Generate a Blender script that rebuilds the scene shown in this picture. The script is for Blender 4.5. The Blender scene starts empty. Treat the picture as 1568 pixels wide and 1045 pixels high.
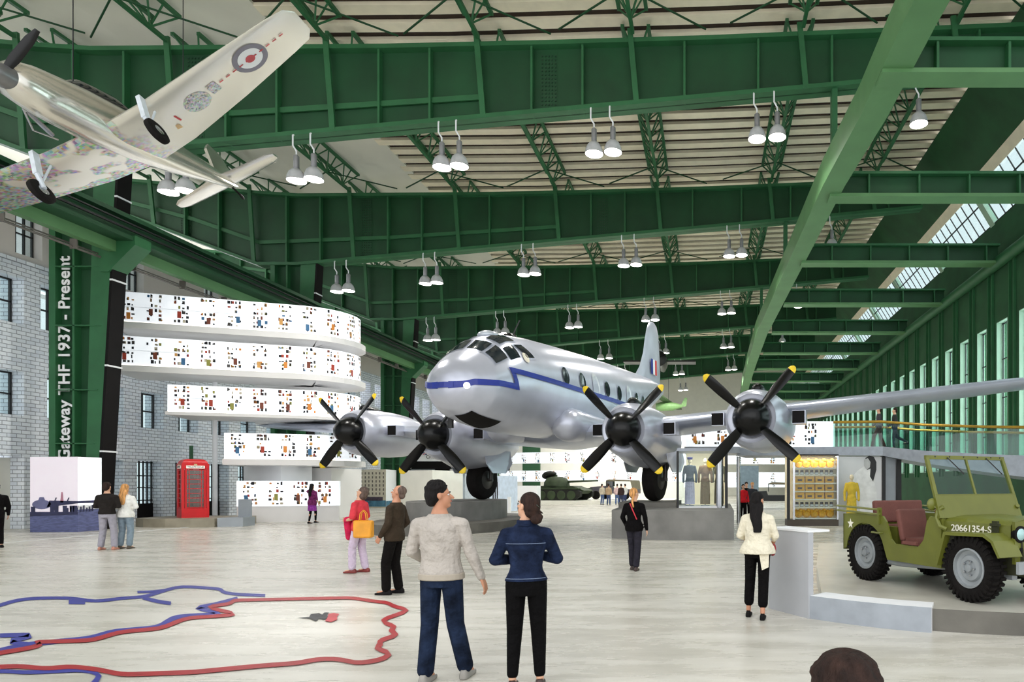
import bpy, math, random
import numpy as np
from mathutils import Vector, Matrix, Euler
random.seed(7)
D = bpy.data; S = bpy.context.scene; COL = S.collection
# ---------------------------------------------------------------- camera, world, lights, exposure
F, VX, HY, EYE = 1000.0, 1085.0, 742.0, 1.7        # focal length (px), vanishing point, horizon, eye height
cd = D.cameras.new('camera'); cam = D.objects.new('camera', cd); COL.objects.link(cam)
cam.location = (0, 0, EYE); cam.rotation_euler = (math.pi/2, 0, 0)
cd.sensor_fit = 'HORIZONTAL'; cd.sensor_width = 36; cd.lens = 36*F/1568
cd.shift_x = -(VX-784)/1568; cd.shift_y = (HY-522.5)/1568; cd.clip_end = 500
S.camera = cam
S.view_settings.view_transform = 'Standard'; S.view_settings.look = 'None'
S.view_settings.gamma = 1; S.view_settings.use_curve_mapping = False
S.view_settings.exposure = 0.32
w = D.worlds.new('sky'); S.world = w; w.use_nodes = True
wb = w.node_tree.nodes['Background']; wb.inputs[0].default_value = (0.93, 0.97, 1.0, 1); wb.inputs[1].default_value = 1.0
def area_light(name, loc, rot, sx, sy, power, col=(1, 1, 1)):
    l = D.lights.new(name, 'AREA'); l.shape = 'RECTANGLE'; l.size = sx; l.size_y = sy; l.energy = power; l.color = col
    o = D.objects.new(name, l); o.location = loc; o.rotation_euler = rot; COL.objects.link(o); return o
# daylight arriving through the right-hand window wall; unseen fills behind the viewer and at left are added
area_light('window_daylight', (16.6, 50, 6.5), (0, math.pi/2, 0), 8, 80, 9000, (0.95, 1, 1))
area_light('clerestory_daylight', (17.5, 50, 19), (0, math.radians(50), 0), 4, 80, 3000)
area_light('door_daylight', (-6, -3, 9), (math.radians(78), 0, 0), 40, 14, 1500, (1, 0.99, 0.97))  # unseen fill behind the viewer, added to brighten the hall
area_light('west_daylight', (-41, 45, 15), (0, -math.pi/2, 0), 5, 70, 3500, (0.95, 1, 1))  # unseen fill on the open left side, added for light

def P(px, py, Y): return Vector(((px-VX)/F*Y, Y, EYE-(py-HY)/F*Y))
def Gd(px, py): Y = EYE*F/(py-HY); return Vector(((px-VX)/F*Y, Y, 0))

# ---------------------------------------------------------------- materials
def srgb(c):
    f = lambda v: v/12.92 if v <= .04045 else ((v+.055)/1.055)**2.4
    return tuple(f(v/255) for v in c)+(1,)
MATS = {}
def mat(name, c, rough=.6, metal=0, var=.12, scale=4, bump=0, bscale=30, bdist=.02, emit=None, estr=1, alpha=1, stretch=None, trans=0, coat=0, spec=None):
    if name in MATS: return MATS[name]
    m = D.materials.new(name); m.use_nodes = True; nt = m.node_tree; N = nt.nodes; Lk = nt.links
    b = N['Principled BSDF']; b.inputs['Roughness'].default_value = rough; b.inputs['Metallic'].default_value = metal
    if spec is not None: b.inputs['Specular IOR Level'].default_value = spec
    if coat: b.inputs['Coat Weight'].default_value = coat
    col = srgb(c)
    tc = N.new('ShaderNodeTexCoord'); mp = N.new('ShaderNodeMapping'); Lk.new(tc.outputs['Object'], mp.inputs[0])
    if stretch: mp.inputs['Scale'].default_value = stretch
    nz = N.new('ShaderNodeTexNoise'); nz.inputs['Scale'].default_value = scale; nz.inputs['Detail'].default_value = 5
    Lk.new(mp.outputs[0], nz.inputs[0])
    cr = N.new('ShaderNodeValToRGB')
    cr.color_ramp.elements[0].position = .3; cr.color_ramp.elements[1].position = .7
    cr.color_ramp.elements[0].color = tuple(v*(1-var) for v in col[:3])+(1,)
    cr.color_ramp.elements[1].color = tuple(min(1, v*(1+var)) for v in col[:3])+(1,)
    Lk.new(nz.outputs[0], cr.inputs[0]); Lk.new(cr.outputs[0], b.inputs['Base Color'])
    if bump:
        n2 = N.new('ShaderNodeTexNoise'); n2.inputs['Scale'].default_value = bscale; n2.inputs['Detail'].default_value = 4
        Lk.new(mp.outputs[0], n2.inputs[0])
        bp = N.new('ShaderNodeBump'); bp.inputs['Strength'].default_value = bump; bp.inputs['Distance'].default_value = bdist
        Lk.new(n2.outputs[0], bp.inputs['Height']); Lk.new(bp.outputs[0], b.inputs['Normal'])
    if emit:
        b.inputs['Emission Color'].default_value = srgb(emit); b.inputs['Emission Strength'].default_value = estr
    if trans: b.inputs['Transmission Weight'].default_value = trans
    if alpha < 1: b.inputs['Alpha'].default_value = alpha
    MATS[name] = m; return m
def glass_mat(name='glass', tint=(235, 245, 245), mix=.88, rough=.02):
    if name in MATS: return MATS[name]
    m = D.materials.new(name); m.use_nodes = True; nt = m.node_tree; N = nt.nodes; N.clear()
    o = N.new('ShaderNodeOutputMaterial'); mx = N.new('ShaderNodeMixShader'); g = N.new('ShaderNodeBsdfGlossy'); t = N.new('ShaderNodeBsdfTransparent')
    t.inputs[0].default_value = srgb(tint); g.inputs['Roughness'].default_value = rough; mx.inputs[0].default_value = 1-mix
    nt.links.new(t.outputs[0], mx.inputs[1]); nt.links.new(g.outputs[0], mx.inputs[2]); nt.links.new(mx.outputs[0], o.inputs[0])
    MATS[name] = m; return m
def emis_mat(name, c, s):
    m = mat(name, c, emit=c, estr=s); return m
GREEN = mat('green_steel', (42, 100, 60), .55, 0, .14, 1.2)
GREENW = mat('green_web', (20, 70, 38), .6, 0, .25, .6)
GREENL = mat('pale_green_steel', (92, 136, 88), .5, 0, .08, 1)
GREENP = mat('pale_green_reveal', (158, 186, 164), .6, 0, .08, 1)
GREEND = mat('dark_green_wall', (30, 78, 44), .7, 0, .25, .8)
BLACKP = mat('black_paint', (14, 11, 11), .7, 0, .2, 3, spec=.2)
CREAM = mat('cream_sheet', (240, 230, 204), .75, 0, .06, 2)
BROWN = mat('dark_flute', (58, 44, 34), .9, 0, .2, 2)  # shadow up in the roof flutes, put in as brown colour
PLASTER = mat('plaster', (214, 208, 204), .85, 0, .05, .7)
CEILW = mat('ceiling_plaster', (224, 222, 208), .85, 0, .05, .5)
WHITE = mat('white_paint', (235, 236, 238), .5, 0, .02, 2)
OFFW = mat('off_white', (232, 230, 220), .6, 0, .03, 2)
GLASS = glass_mat(mix=.93)
CLEAR = glass_mat('clear_glass', (245, 250, 250), .97, .01)
CONC = mat('concrete', (124, 122, 118), .6, 0, .2, 1.5, .2, 12)
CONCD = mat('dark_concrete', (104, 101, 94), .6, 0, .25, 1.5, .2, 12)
STEELG = mat('steel_grey', (150, 156, 162), .4, .3, .08, 2)
DARK = mat('dark_frame', (26, 26, 28), .5, 0, .2, 3)
CHROME = mat('brushed_steel', (190, 192, 196), .22, 1, .05, 3)

# brick
def brick_mat():
    m = mat('glazed_white_brick', (176, 182, 188), .45); N = m.node_tree.nodes; Lk = m.node_tree.links
    b = N['Principled BSDF']; tc = N.new('ShaderNodeTexCoord'); sp = N.new('ShaderNodeSeparateXYZ'); ad = N.new('ShaderNodeMath'); cb = N.new('ShaderNodeCombineXYZ')
    Lk.new(tc.outputs['Object'], sp.inputs[0]); Lk.new(sp.outputs[0], ad.inputs[0]); Lk.new(sp.outputs[1], ad.inputs[1])
    Lk.new(ad.outputs[0], cb.inputs[0]); Lk.new(sp.outputs[2], cb.inputs[1])
    br = N.new('ShaderNodeTexBrick'); Lk.new(cb.outputs[0], br.inputs[0])
    br.inputs['Scale'].default_value = 1; br.inputs['Brick Width'].default_value = .34; br.inputs['Row Height'].default_value = .15
    br.inputs['Mortar Size'].default_value = .012
    br.inputs['Color1'].default_value = srgb((240, 244, 250)); br.inputs['Color2'].default_value = srgb((220, 226, 236)); br.inputs['Mortar'].default_value = srgb((140, 144, 152))
    Lk.new(br.outputs[0], b.inputs['Base Color']); return m
BRICK = brick_mat()
def floor_mat():
    m = mat('polished_floor', (196, 193, 184), .3, 0); N = m.node_tree.nodes; Lk = m.node_tree.links; b = N['Principled BSDF']
    tc = N.new('ShaderNodeTexCoord'); mp = N.new('ShaderNodeMapping'); mp.inputs['Scale'].default_value = (.5, 2.2, 1); Lk.new(tc.outputs['Object'], mp.inputs[0])
    nz = N.new('ShaderNodeTexNoise'); nz.inputs['Scale'].default_value = 1.4; nz.inputs['Detail'].default_value = 8; nz.inputs['Roughness'].default_value = .65; Lk.new(mp.outputs[0], nz.inputs[0])
    cr = N.new('ShaderNodeValToRGB'); e = cr.color_ramp.elements
    e[0].position = .3; e[0].color = srgb((186, 181, 168)); e[1].position = .7; e[1].color = srgb((218, 214, 204))
    Lk.new(nz.outputs[0], cr.inputs[0])
    sp = N.new('ShaderNodeTexNoise'); sp.inputs['Scale'].default_value = 60; Lk.new(tc.outputs['Object'], sp.inputs[0])
    c2 = N.new('ShaderNodeValToRGB'); c2.color_ramp.elements[0].position = .25; c2.color_ramp.elements[0].color = (.8, .8, .8, 1); c2.color_ramp.elements[1].position = .45; c2.color_ramp.elements[1].color = (1, 1, 1, 1)
    Lk.new(sp.outputs[0], c2.inputs[0])
    mx = N.new('ShaderNodeMixRGB'); mx.blend_type = 'MULTIPLY'; mx.inputs[0].default_value = .6; Lk.new(cr.outputs[0], mx.inputs[1]); Lk.new(c2.outputs[0], mx.inputs[2])
    Lk.new(mx.outputs[0], b.inputs['Base Color'])
    rr = N.new('ShaderNodeMapRange'); rr.inputs[3].default_value = .14; rr.inputs[4].default_value = .42; Lk.new(nz.outputs[0], rr.inputs[0]); Lk.new(rr.outputs[0], b.inputs['Roughness'])
    bp = N.new('ShaderNodeBump'); bp.inputs['Strength'].default_value = .06; bp.inputs['Distance'].default_value = .05; Lk.new(nz.outputs[0], bp.inputs['Height']); Lk.new(bp.outputs[0], b.inputs['Normal'])
    return m
FLOORM = floor_mat()

# ---------------------------------------------------------------- mesh builder
class MB:
    def __init__(s): s.v = []; s.f = []; s.m = []; s.cur = 0
    def face(s, idx): s.f.append(tuple(idx)); s.m.append(s.cur)
    def add(s, vs, fs):
        o = len(s.v); s.v += [Vector(v) for v in vs]
        for f in fs: s.face([i+o for i in f])
        return s
    def box(s, c, d, rot=None):
        vs = [Vector(((x-.5)*d[0], (y-.5)*d[1], (z-.5)*d[2])) for z in (0, 1) for y in (0, 1) for x in (0, 1)]
        if rot is not None: vs = [rot @ v for v in vs]
        vs = [v+Vector(c) for v in vs]
        return s.add(vs, [(0, 2, 3, 1), (4, 5, 7, 6), (0, 1, 5, 4), (2, 6, 7, 3), (0, 4, 6, 2), (1, 3, 7, 5)])
    def b2(s, a, b):
        return s.box([(a[i]+b[i])/2 for i in range(3)], [abs(b[i]-a[i]) for i in range(3)])
    def bar(s, p, q, wd, h=None, up=(0, 0, 1)):
        p, q = Vector(p), Vector(q); d = q-p; L = d.length
        if L < 1e-6: return s
        z = d/L; u = Vector(up)
        if abs(z.dot(u)) > .99: u = Vector((0, 1, 0))
        x = u.cross(z).normalized(); y = z.cross(x); R = Matrix((x, y, z)).transposed()
        return s.box((p+q)/2, (wd, h or wd, L), R)
    def loft(s, rings, closed=True, caps=True):
        n = len(rings[0]); o = len(s.v)
        for r in rings: s.v += [Vector(v) for v in r]
        for i in range(len(rings)-1):
            for j in range(n if closed else n-1):
                k = (j+1) % n; s.face((o+i*n+j, o+i*n+k, o+(i+1)*n+k, o+(i+1)*n+j))
        if caps:
            s.face(tuple(o+j for j in range(n))[::-1]); b = o+(len(rings)-1)*n; s.face(tuple(b+j for j in range(n)))
        return s
    def tube(s, pts, r, n=10, caps=True):
        pts = [Vector(p) for p in pts]; rr = r if isinstance(r, (list, tuple)) else [r]*len(pts); rings = []
        px = None
        for i, p in enumerate(pts):
            d = (pts[min(i+1, len(pts)-1)]-pts[max(i-1, 0)]).normalized()
            if px is None: a = Vector((0, 0, 1)) if abs(d.z) < .95 else Vector((0, 1, 0)); px = a.cross(d).normalized()
            else: px = (px-d*px.dot(d)).normalized()
            y = d.cross(px)
            rings.append([p+(px*math.cos(2*math.pi*j/n)+y*math.sin(2*math.pi*j/n))*rr[i] for j in range(n)])
        return s.loft(rings, caps=caps)
    def cap(s, p, q, r0, r1, n=12):
        p, q = Vector(p), Vector(q); d = (q-p)
        if d.length < 1e-5: d = Vector((0, 0, 1))*1e-4; q = p+d
        d = d.normalized(); pts = []; rr = []
        for k in range(4): a = -math.pi/2*(1-k/4)*.97; pts.append(p+d*math.sin(a)*r0); rr.append(r0*math.cos(a))
        pts.append(p); rr.append(r0); pts.append(q); rr.append(r1)
        for k in range(1, 5): a = math.pi/2*k/4*.97; pts.append(q+d*math.sin(a)*r1); rr.append(r1*math.cos(a))
        a = Vector((0, 0, 1)) if abs(d.z) < .95 else Vector((0, 1, 0)); x = a.cross(d).normalized(); y = d.cross(x)
        return s.loft([[c+(x*math.cos(2*math.pi*j/n)+y*math.sin(2*math.pi*j/n))*t for j in range(n)] for c, t in zip(pts, rr)])
    def ell(s, c, r, n=16, rot=None, m=10):
        rings = []
        for i in range(m+1):
            a = -math.pi/2*.985+math.pi*.985*i/m; ring = []
            for j in range(n):
                b = 2*math.pi*j/n; v = Vector((math.cos(a)*math.cos(b)*r[0], math.cos(a)*math.sin(b)*r[1], math.sin(a)*r[2]))
                if rot is not None: v = rot @ v
                ring.append(v+Vector(c))
            rings.append(ring)
        return s.loft(rings)
    def lathe(s, prof, c=(0, 0, 0), n=24, rot=None, caps=True):
        rings = []
        for r, z in prof:
            ring = []
            for j in range(n):
                v = Vector((r*math.cos(2*math.pi*j/n), r*math.sin(2*math.pi*j/n), z))
                if rot is not None: v = rot @ v
                ring.append(v+Vector(c))
            rings.append(ring)
        return s.loft(rings, caps=caps)
    def prism(s, pts, d):      # planar polygon extruded by vector d
        o = len(s.v); n = len(pts); d = Vector(d); pts = [Vector(p) for p in pts]
        s.v += pts+[p+d for p in pts]
        s.face(tuple(range(o, o+n))[::-1]); s.face(tuple(range(o+n, o+2*n)))
        for j in range(n): k = (j+1) % n; s.face((o+j, o+k, o+n+k, o+n+j))
        return s
    def poly(s, pts): o = len(s.v); s.v += [Vector(p) for p in pts]; s.face(tuple(range(o, o+len(pts)))); return s
    def build(s, name, mats, parent=None, smooth=False, world=True, org=None):
        if not isinstance(mats, (list, tuple)): mats = [mats]
        if parent is not None: o0 = parent_origin(parent) if world else Vector((0, 0, 0))
        elif org is not None: o0 = Vector(org)
        else:
            xs = [v.x for v in s.v]; ys = [v.y for v in s.v]; zs = [v.z for v in s.v]
            o0 = Vector(((min(xs)+max(xs))/2, (min(ys)+max(ys))/2, min(zs)))
        me = D.meshes.new(name); me.from_pydata([tuple(v-o0) for v in s.v], [], s.f)
        for m in mats: me.materials.append(m)
        me.polygons.foreach_set('material_index', s.m)
        fix_normals(me)
        if smooth: me.polygons.foreach_set('use_smooth', [True]*len(me.polygons))
        me.update()
        o = D.objects.new(name, me); COL.objects.link(o)
        if parent is not None: o.parent = parent
        else: o.location = o0
        if smooth:
            try: me.set_sharp_from_angle(angle=math.radians(42))
            except Exception: pass
        return o
import bmesh
def fix_normals(me):
    bm = bmesh.new(); bm.from_mesh(me); bmesh.ops.recalc_face_normals(bm, faces=bm.faces[:]); bm.to_mesh(me); bm.free()
def parent_origin(p):
    o = Vector((0, 0, 0))
    while p is not None: o += Vector(p.location); p = p.parent
    return o
def tag(o, label=None, cat=None, group=None, kind=None):
    if label: o['label'] = label
    if cat: o['category'] = cat
    if group: o['group'] = group
    if kind: o['kind'] = kind
    return o
def thing(name, loc, label, cat, group=None, rz=0, kind=None):
    o = D.objects.new(name, None); COL.objects.link(o); o.location = loc; o.rotation_euler = (0, 0, rz); o.empty_display_size = .3
    return tag(o, label, cat, group, kind)
def copy_tree(o, parent=None):
    c = o.copy(); COL.objects.link(c); c.parent = parent
    if parent is not None and 'category' in c: del c['category']
    for ch in [x for x in D.objects if x.parent == o]: copy_tree(ch, c)
    return c
def struct(mb, name, m, label, parent=None, smooth=False):
    o = mb.build(name, m, parent, smooth)
    if parent is None: tag(o, label, name.split('_')[0], kind='structure')
    return o
def text_obj(name, body, size, m, M, parent=None, extrude=.004, bold=0, align='CENTER', spacing=1.0):
    cu = D.curves.new(name+'_curve', 'FONT'); cu.body = body; cu.size = size; cu.extrude = extrude; cu.offset = bold; cu.align_x = align; cu.align_y = 'CENTER'; cu.space_character = spacing
    t = D.objects.new(name+'_tmp', cu); COL.objects.link(t)
    dg = bpy.context.evaluated_depsgraph_get(); me = D.meshes.new_from_object(t.evaluated_get(dg)); D.objects.remove(t); D.curves.remove(cu)
    me.name = name; me.transform(M); me.materials.clear(); me.materials.append(m)
    o = D.objects.new(name, me); COL.objects.link(o)
    if parent is not None: o.parent = parent
    return o
ORD = ['first', 'second', 'third', 'fourth', 'fifth', 'sixth', 'seventh', 'eighth', 'ninth', 'tenth', 'eleventh', 'twelfth', 'thirteenth', 'fourteenth', 'fifteenth', 'sixteenth', 'seventeenth', 'eighteenth', 'nineteenth', 'twentieth'] + ['twenty-'+x for x in ('first', 'second', 'third', 'fourth', 'fifth', 'sixth', 'seventh', 'eighth', 'ninth')]
# ================================================================ BUILDING SHELL
BAY = 12.3
GY = [BAY*i for i in range(2, 8)]          # main girder planes: 24.6 ... 86.1
ENDY = 99.0
def ztop(X): return float(np.interp(X, [-40, -33, -26, -23, -10, 0, 12], [19.5, 18.9, 18.2, 18.0, 18.1, 18.4, 18.9]))
def zbot(X): return float(np.interp(X, [-40, -33, -25.3, -23, 4.6, 12], [18.2, 16.9, 14.0, 14.0, 16.5, 17.2]))
# floor
mb = MB(); mb.b2((-27, -8, -.2), (20, ENDY+1, 0)); struct(mb, 'floor', FLOORM, 'polished pale grey concrete hangar floor with streaky reflections')
# left wall
def cells_wall(mb, x0, x1, y0, y1, z0, z1, ops):
    ys = sorted(set([y0, y1]+[o[0] for o in ops]+[o[1] for o in ops])); ys = [y for y in ys if y0 <= y <= y1]
    zs = sorted(set([z0, z1]+[o[2] for o in ops]+[o[3] for o in ops])); zs = [z for z in zs if z0 <= z <= z1]
    for i in range(len(ys)-1):
        k0 = None
        for k in range(len(zs)-1):
            yc, zc = (ys[i]+ys[i+1])/2, (zs[k]+zs[k+1])/2
            solid = not any(o[0] < yc < o[1] and o[2] < zc < o[3] for o in ops)
            if solid and k0 is None: k0 = k
            if (not solid) and k0 is not None: mb.b2((x0, ys[i], zs[k0]), (x1, ys[i+1], zs[k])); k0 = None
        if k0 is not None: mb.b2((x0, ys[i], zs[k0]), (x1, ys[i+1], zs[-1]))
WX = -26.0
lowY = [24.8+2.12*k for k in range(0, 26)]      # far jambs
doors = [(y-1.45 if k else y-3.2, y, 0.0, 2.78) for k, y in enumerate(lowY)]
wins = [(y-1.25, y, 4.3, 5.96) for y in lowY]
wins2 = [(y-1.5, y, 7.75, 9.5) for y in lowY[0:1]+lowY[1::1]]
tall = [(24.6+4.6*k, 25.6+4.6*k, 10.45, 13.1) for k in range(0, 14)]
mb = MB(); cells_wall(mb, WX-.9, WX, 6, ENDY, 0, 10.05, doors+wins+wins2); mb.b2((WX-.9, 6, 10.05), (WX+.06, ENDY, 10.2)); 
struct(mb, 'wall_left', BRICK, 'pale glazed brick wall with rows of square windows along the left side')
mb = MB(); cells_wall(mb, WX-.9, WX-.12, 6, ENDY, 10.2, 13.4, tall); struct(mb, 'wall_left_upper', PLASTER, 'smooth grey plaster wall above the brick with tall narrow windows')
wn = 0
def left_window(y0, y1, z0, z1, nx=2, nz=2, t=.06):
    global wn; wn += 1
    f = MB(); x = WX-.5
    for k in range(nx+1): yy = y0+(y1-y0)*k/nx; yy = min(max(yy, y0+t/2), y1-t/2); f.box((x, yy, (z0+z1)/2), (.08, t, z1-z0))
    for k in range(nz+1): zz = z0+(z1-z0)*k/nz; zz = min(max(zz, z0+t/2), z1-t/2); f.box((x, (y0+y1)/2, zz), (.08, y1-y0, t))
    root = thing('window_%d' % wn, ((x, (y0+y1)/2, z0)), 'dark framed window in the left wall', 'window', kind='structure')
    f.build('window_frame', DARK, root); g = MB(); g.b2((x-.01, y0, z0), (x+.01, y1, z1)); g.build('pane', GLASS, root)
for k, o in enumerate(wins[:12]): left_window(*o)
for k, o in enumerate(wins2[:12]): left_window(*o)
for k, o in enumerate(tall[:8]): left_window(*o, nx=3, nz=3, t=.05)
for k, (y0, y1, z0, z1) in enumerate(doors[:14]):
    x = WX-.55; root = thing('door_%d' % (k+1), (x, (y0+y1)/2, 0), 'dark barred steel door set in the left brick wall', 'door', kind='structure')
    b = MB()
    if k == 0: b.b2((x-.03, y0, 0), (x+.03, y1, 2.7)); b.build('door_panel', OFFW, root); continue
    for j in range(7): yy = y0+.05+(y1-y0-.1)*j/6; b.box((x, yy, 1.4), (.06, .05, 2.76))
    for zz in (.03, .95, 1.55, 2.1, 2.73): b.box((x, (y0+y1)/2, zz), (.06, y1-y0, .05))
    b.build('bar_grille', DARK, root)
    b = MB(); b.b2((x-.04, y0, .02), (x+.04, y1, .8)); b.build('kick_panel', BLACKP, root)
    b = MB(); b.b2((x-.08, y0, .8), (x-.07, y1, 2.75)); b.build('pane', GLASS, root)
# office rooms behind the left wall: light floor slab roof so the wall encloses a building
mb = MB(); mb.b2((-42, 6, 13.4), (WX-.12, ENDY, 13.6)); struct(mb, 'floor_upper_left', PLASTER, 'flat roof slab of the offices behind the left wall')
# right wall
RX = 15.0
ry = [32.75+2.46*k for k in range(-7, 23)]
rops = [(y, y+1.25, 2.5, 10.1) for y in ry]
mb = MB(); cells_wall(mb, RX, RX+.55, 10, ENDY, 0, 13.0, rops); struct(mb, 'wall_right', GREEND, 'dark green wall with a row of tall narrow windows along the right side')
for k, (y0, y1, z0, z1) in enumerate(rops):
    wn += 1; x = RX+.3
    root = thing('window_%d' % wn, (x, (y0+y1)/2, z0), 'tall narrow window in the right green wall', 'window', kind='structure')
    r = MB(); d = .4
    r.b2((RX-.01, y1-.03, z0), (RX+d, y1-.001, z1)); r.b2((RX-.01, y0+.001, z0), (RX+d, y0+.03, z1)); r.b2((RX-.01, y0, z1-.03), (RX+d, y1, z1-.001)); r.b2((RX-.01, y0, z0+.001), (RX+d, y1, z0+.03))
    r.build('window_reveal', GREENP, root)
    f = MB()
    for yy in (y0+.06, y1-.1): f.box((x, yy, (z0+z1)/2), (.06, .05, z1-z0-.08))
    for zz in (z0+.08, 4.3, 6.2, 8.2, z1-.08): f.box((x, (y0+y1)/2, zz), (.06, y1-y0-.07, .05))
    f.build('window_frame', DARK, root); g = MB(); g.b2((x+.03, y0+.03, z0+.03), (x+.04, y1-.03, z1-.03)); g.build('pane', GLASS, root)
# right wall: pilaster fins
mb = MB()
for y in ry: mb.box((RX-.06, y+1.62, 7.6), (.12, .1, 10.8)); mb.box((RX-.06, y+2.1, 7.6), (.12, .06, 10.8))
struct(mb, 'trim_1', GREEN, 'thin vertical green ribs between the right wall windows')
mb = MB(); mb.tube([(RX-.25, 8, 13.0), (RX-.25, ENDY, 13.0)], .3, 14); struct(mb, 'trim_2', GREEN, 'round green duct running along the top of the right wall', smooth=True)
# sloping side above: green band, clerestory, green band
def slab_yz(mb, a, b, y0, y1, t=.12):
    (x0, z0), (x1, z1) = a, b; n = Vector((z1-z0, 0, -(x1-x0))).normalized()*t
    mb.prism([(x0, y0, z0), (x1, y0, z1), (x1+n.x, y0, z1+n.z), (x0+n.x, y0, z0+n.z)], (0, y1-y0, 0))
mb = MB(); slab_yz(mb, (15.0, 13.0), (15.35, 15.7), 10, ENDY); slab_yz(mb, (14.05, 17.8), (11.9, 19.9), 10, ENDY); struct(mb, 'wall_right_upper', GREEND, 'dark green sloping wall bands above and below the roof glazing')
mb = MB()
yy = 10.0
while yy < ENDY: mb.bar((15.38, yy, 15.7), (14.1, yy, 17.8), .05, .05); yy += .82
for zz in (15.72, 16.8, 17.78):
    x = 15.38-(zz-15.7)/2.1*1.28; mb.b2((x-.03, 10, zz-.03), (x+.03, ENDY, zz+.03))
root = thing('window_%d' % (wn+1), (14.8, 50, 15.7), 'sloping clerestory glazing strip high on the right', 'window', kind='structure')
mb.build('window_frame', DARK, root)
mb = MB(); slab_yz(mb, (15.42, 15.7), (14.14, 17.8), 10, ENDY, .02); mb.build('pane', GLASS, root)
mb = MB(); slab_yz(mb, (14.2, 17.35), (13.95, 17.85), 10, ENDY, .05); mb.build('window_head', CREAM, root)
mb = MB()
for i in range(0, 8):
    Y = 17+BAY*i*.62+3; mb.box((14.9, Y, 16.7), (.35, .5, 2.3), Matrix.Rotation(math.radians(-31), 3, 'Y'))
mb.build('window_post', GREENP, root)
# end wall
mb = MB(); mb.b2((-30, ENDY, 0), (18, ENDY+.5, 21)); struct(mb, 'wall_end', OFFW, 'pale end wall of the hangar far behind the aircraft')
# ceiling
xs = [-42, -33, -26, -23, -16.6]
mb = MB()
for a, b in zip(xs[:-1], xs[1:]):
    mb.prism([(a, 8, ztop(a)+1.15), (b, 8, ztop(b)+1.15), (b, 8, ztop(b)+1.3), (a, 8, ztop(a)+1.3)], (0, ENDY-8, 0))
struct(mb, 'ceiling_left', CEILW, 'smooth pale ceiling over the left side of the hall')
xs = [-16.6, -10, -5, 0, 6, 12.2]
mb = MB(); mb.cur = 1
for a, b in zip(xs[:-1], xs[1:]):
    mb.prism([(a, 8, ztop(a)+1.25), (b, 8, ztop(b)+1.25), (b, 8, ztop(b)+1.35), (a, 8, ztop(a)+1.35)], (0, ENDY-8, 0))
mb.cur = 0; yy = 8.0
while yy < ENDY:
    for a, b in zip(xs[:-1], xs[1:]):
        x0 = a-random.random()*0 if a > -16.5 else a-.35*(int(yy*7) % 2)
        mb.prism([(x0, yy, ztop(a)+1.1), (b, yy, ztop(b)+1.1), (b, yy, ztop(b)+1.24), (x0, yy, ztop(a)+1.24)], (0, .5, 0))
    yy += .93
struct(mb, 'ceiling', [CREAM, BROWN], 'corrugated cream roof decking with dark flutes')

# ================================================================ MAIN GIRDERS
TX = [-31.2, -25.6, -20.0, -14.1, -8.5, -2.8, 3.5, 9.2]     # purlin truss lines
Y0 = GY[0]
g0 = thing('plate_girder', (0, Y0, 14), 'nearest green plate girder, crossing the top of the hall', 'girder', 'green plate girders across the hall')
xs = [-38, -33, -29, -25.3, -23, -18, -12, -6, 0, 4.6, 8, 12]
mb = MB()
for a, b in zip(xs[:-1], xs[1:]): mb.prism([(a, Y0-.03, zbot(a)), (b, Y0-.03, zbot(b)), (b, Y0-.03, ztop(b)), (a, Y0-.03, ztop(a))], (0, .06, 0))
mb.build('web', GREENW, g0)
for nm, fn, th in (('top_flange', ztop, .16), ('bottom_flange', zbot, -.16)):
    mb = MB()
    for a, b in zip(xs[:-1], xs[1:]): mb.prism([(a, Y0-.34, fn(a)), (b, Y0-.34, fn(b)), (b, Y0-.34, fn(b)-th), (a, Y0-.34, fn(a)-th)], (0, .68, 0))
    mb.build(nm, GREEN, g0)
X = -37.0; k = 0
while X < 11.8:
    if min(abs(X-t) for t in TX) > .7:
        mb = MB(); mb.b2((X-.04, Y0-.28, zbot(X)), (X+.04, Y0+.28, ztop(X))); mb.build('stiffener', GREEN, g0)
    X += 1.9 if X < -2 else 2.75
for t in TX:
    mb = MB(); mb.bar((t-.12, Y0-.36, ztop(t)+.3), (t+.12, Y0-.3, zbot(t)+.05), .2, .1, up=(0, 1, 0)); mb.build('hanger_plate', GREEN, g0)
mb = MB()
for a, b in ((-36, -33), (-33, -29), (-29, -25.3), (-25.3, -18), (-18, -12), (-12, -8.5)):
    fz = lambda x: zbot(x)+(ztop(x)-zbot(x))*.32 if x > -26 else zbot(x)+(ztop(x)-zbot(x))*.4
    mb.bar((a, Y0-.12, fz(a)), (b, Y0-.12, fz(b)), .07, .2)
mb.build('horizontal_rib', GREEN, g0)
RIV = mat('rivets', (24, 60, 38), .5)
for X in (-19.3, -6.0, -29.5):
    mb = MB(); mb.b2((X-.32, Y0-.045, zbot(X)+.2), (X+.32, Y0-.032, ztop(X)-.2)); o = mb.build('splice_plate', GREENW, g0)
    mb = MB(); z = zbot(X)+.3
    while z < ztop(X)-.3:
        for dx in (-.25, -.12, 0, .12, .25): mb.box((X+dx, Y0-.055, z), (.05, .03, .06))
        z += .14
    mb.build('rivet_rows', RIV, o)['kind'] = 'stuff'
girders = [g0]
GL = ['nearest', 'second', 'third', 'fourth', 'fifth', 'farthest']
for i, y in enumerate(GY[1:]):
    c = copy_tree(g0); c.location.y = y; girders.append(c)
    c['label'] = '%s green plate girder counted from the viewer, crossing the whole hall' % GL[i+1]
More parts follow.
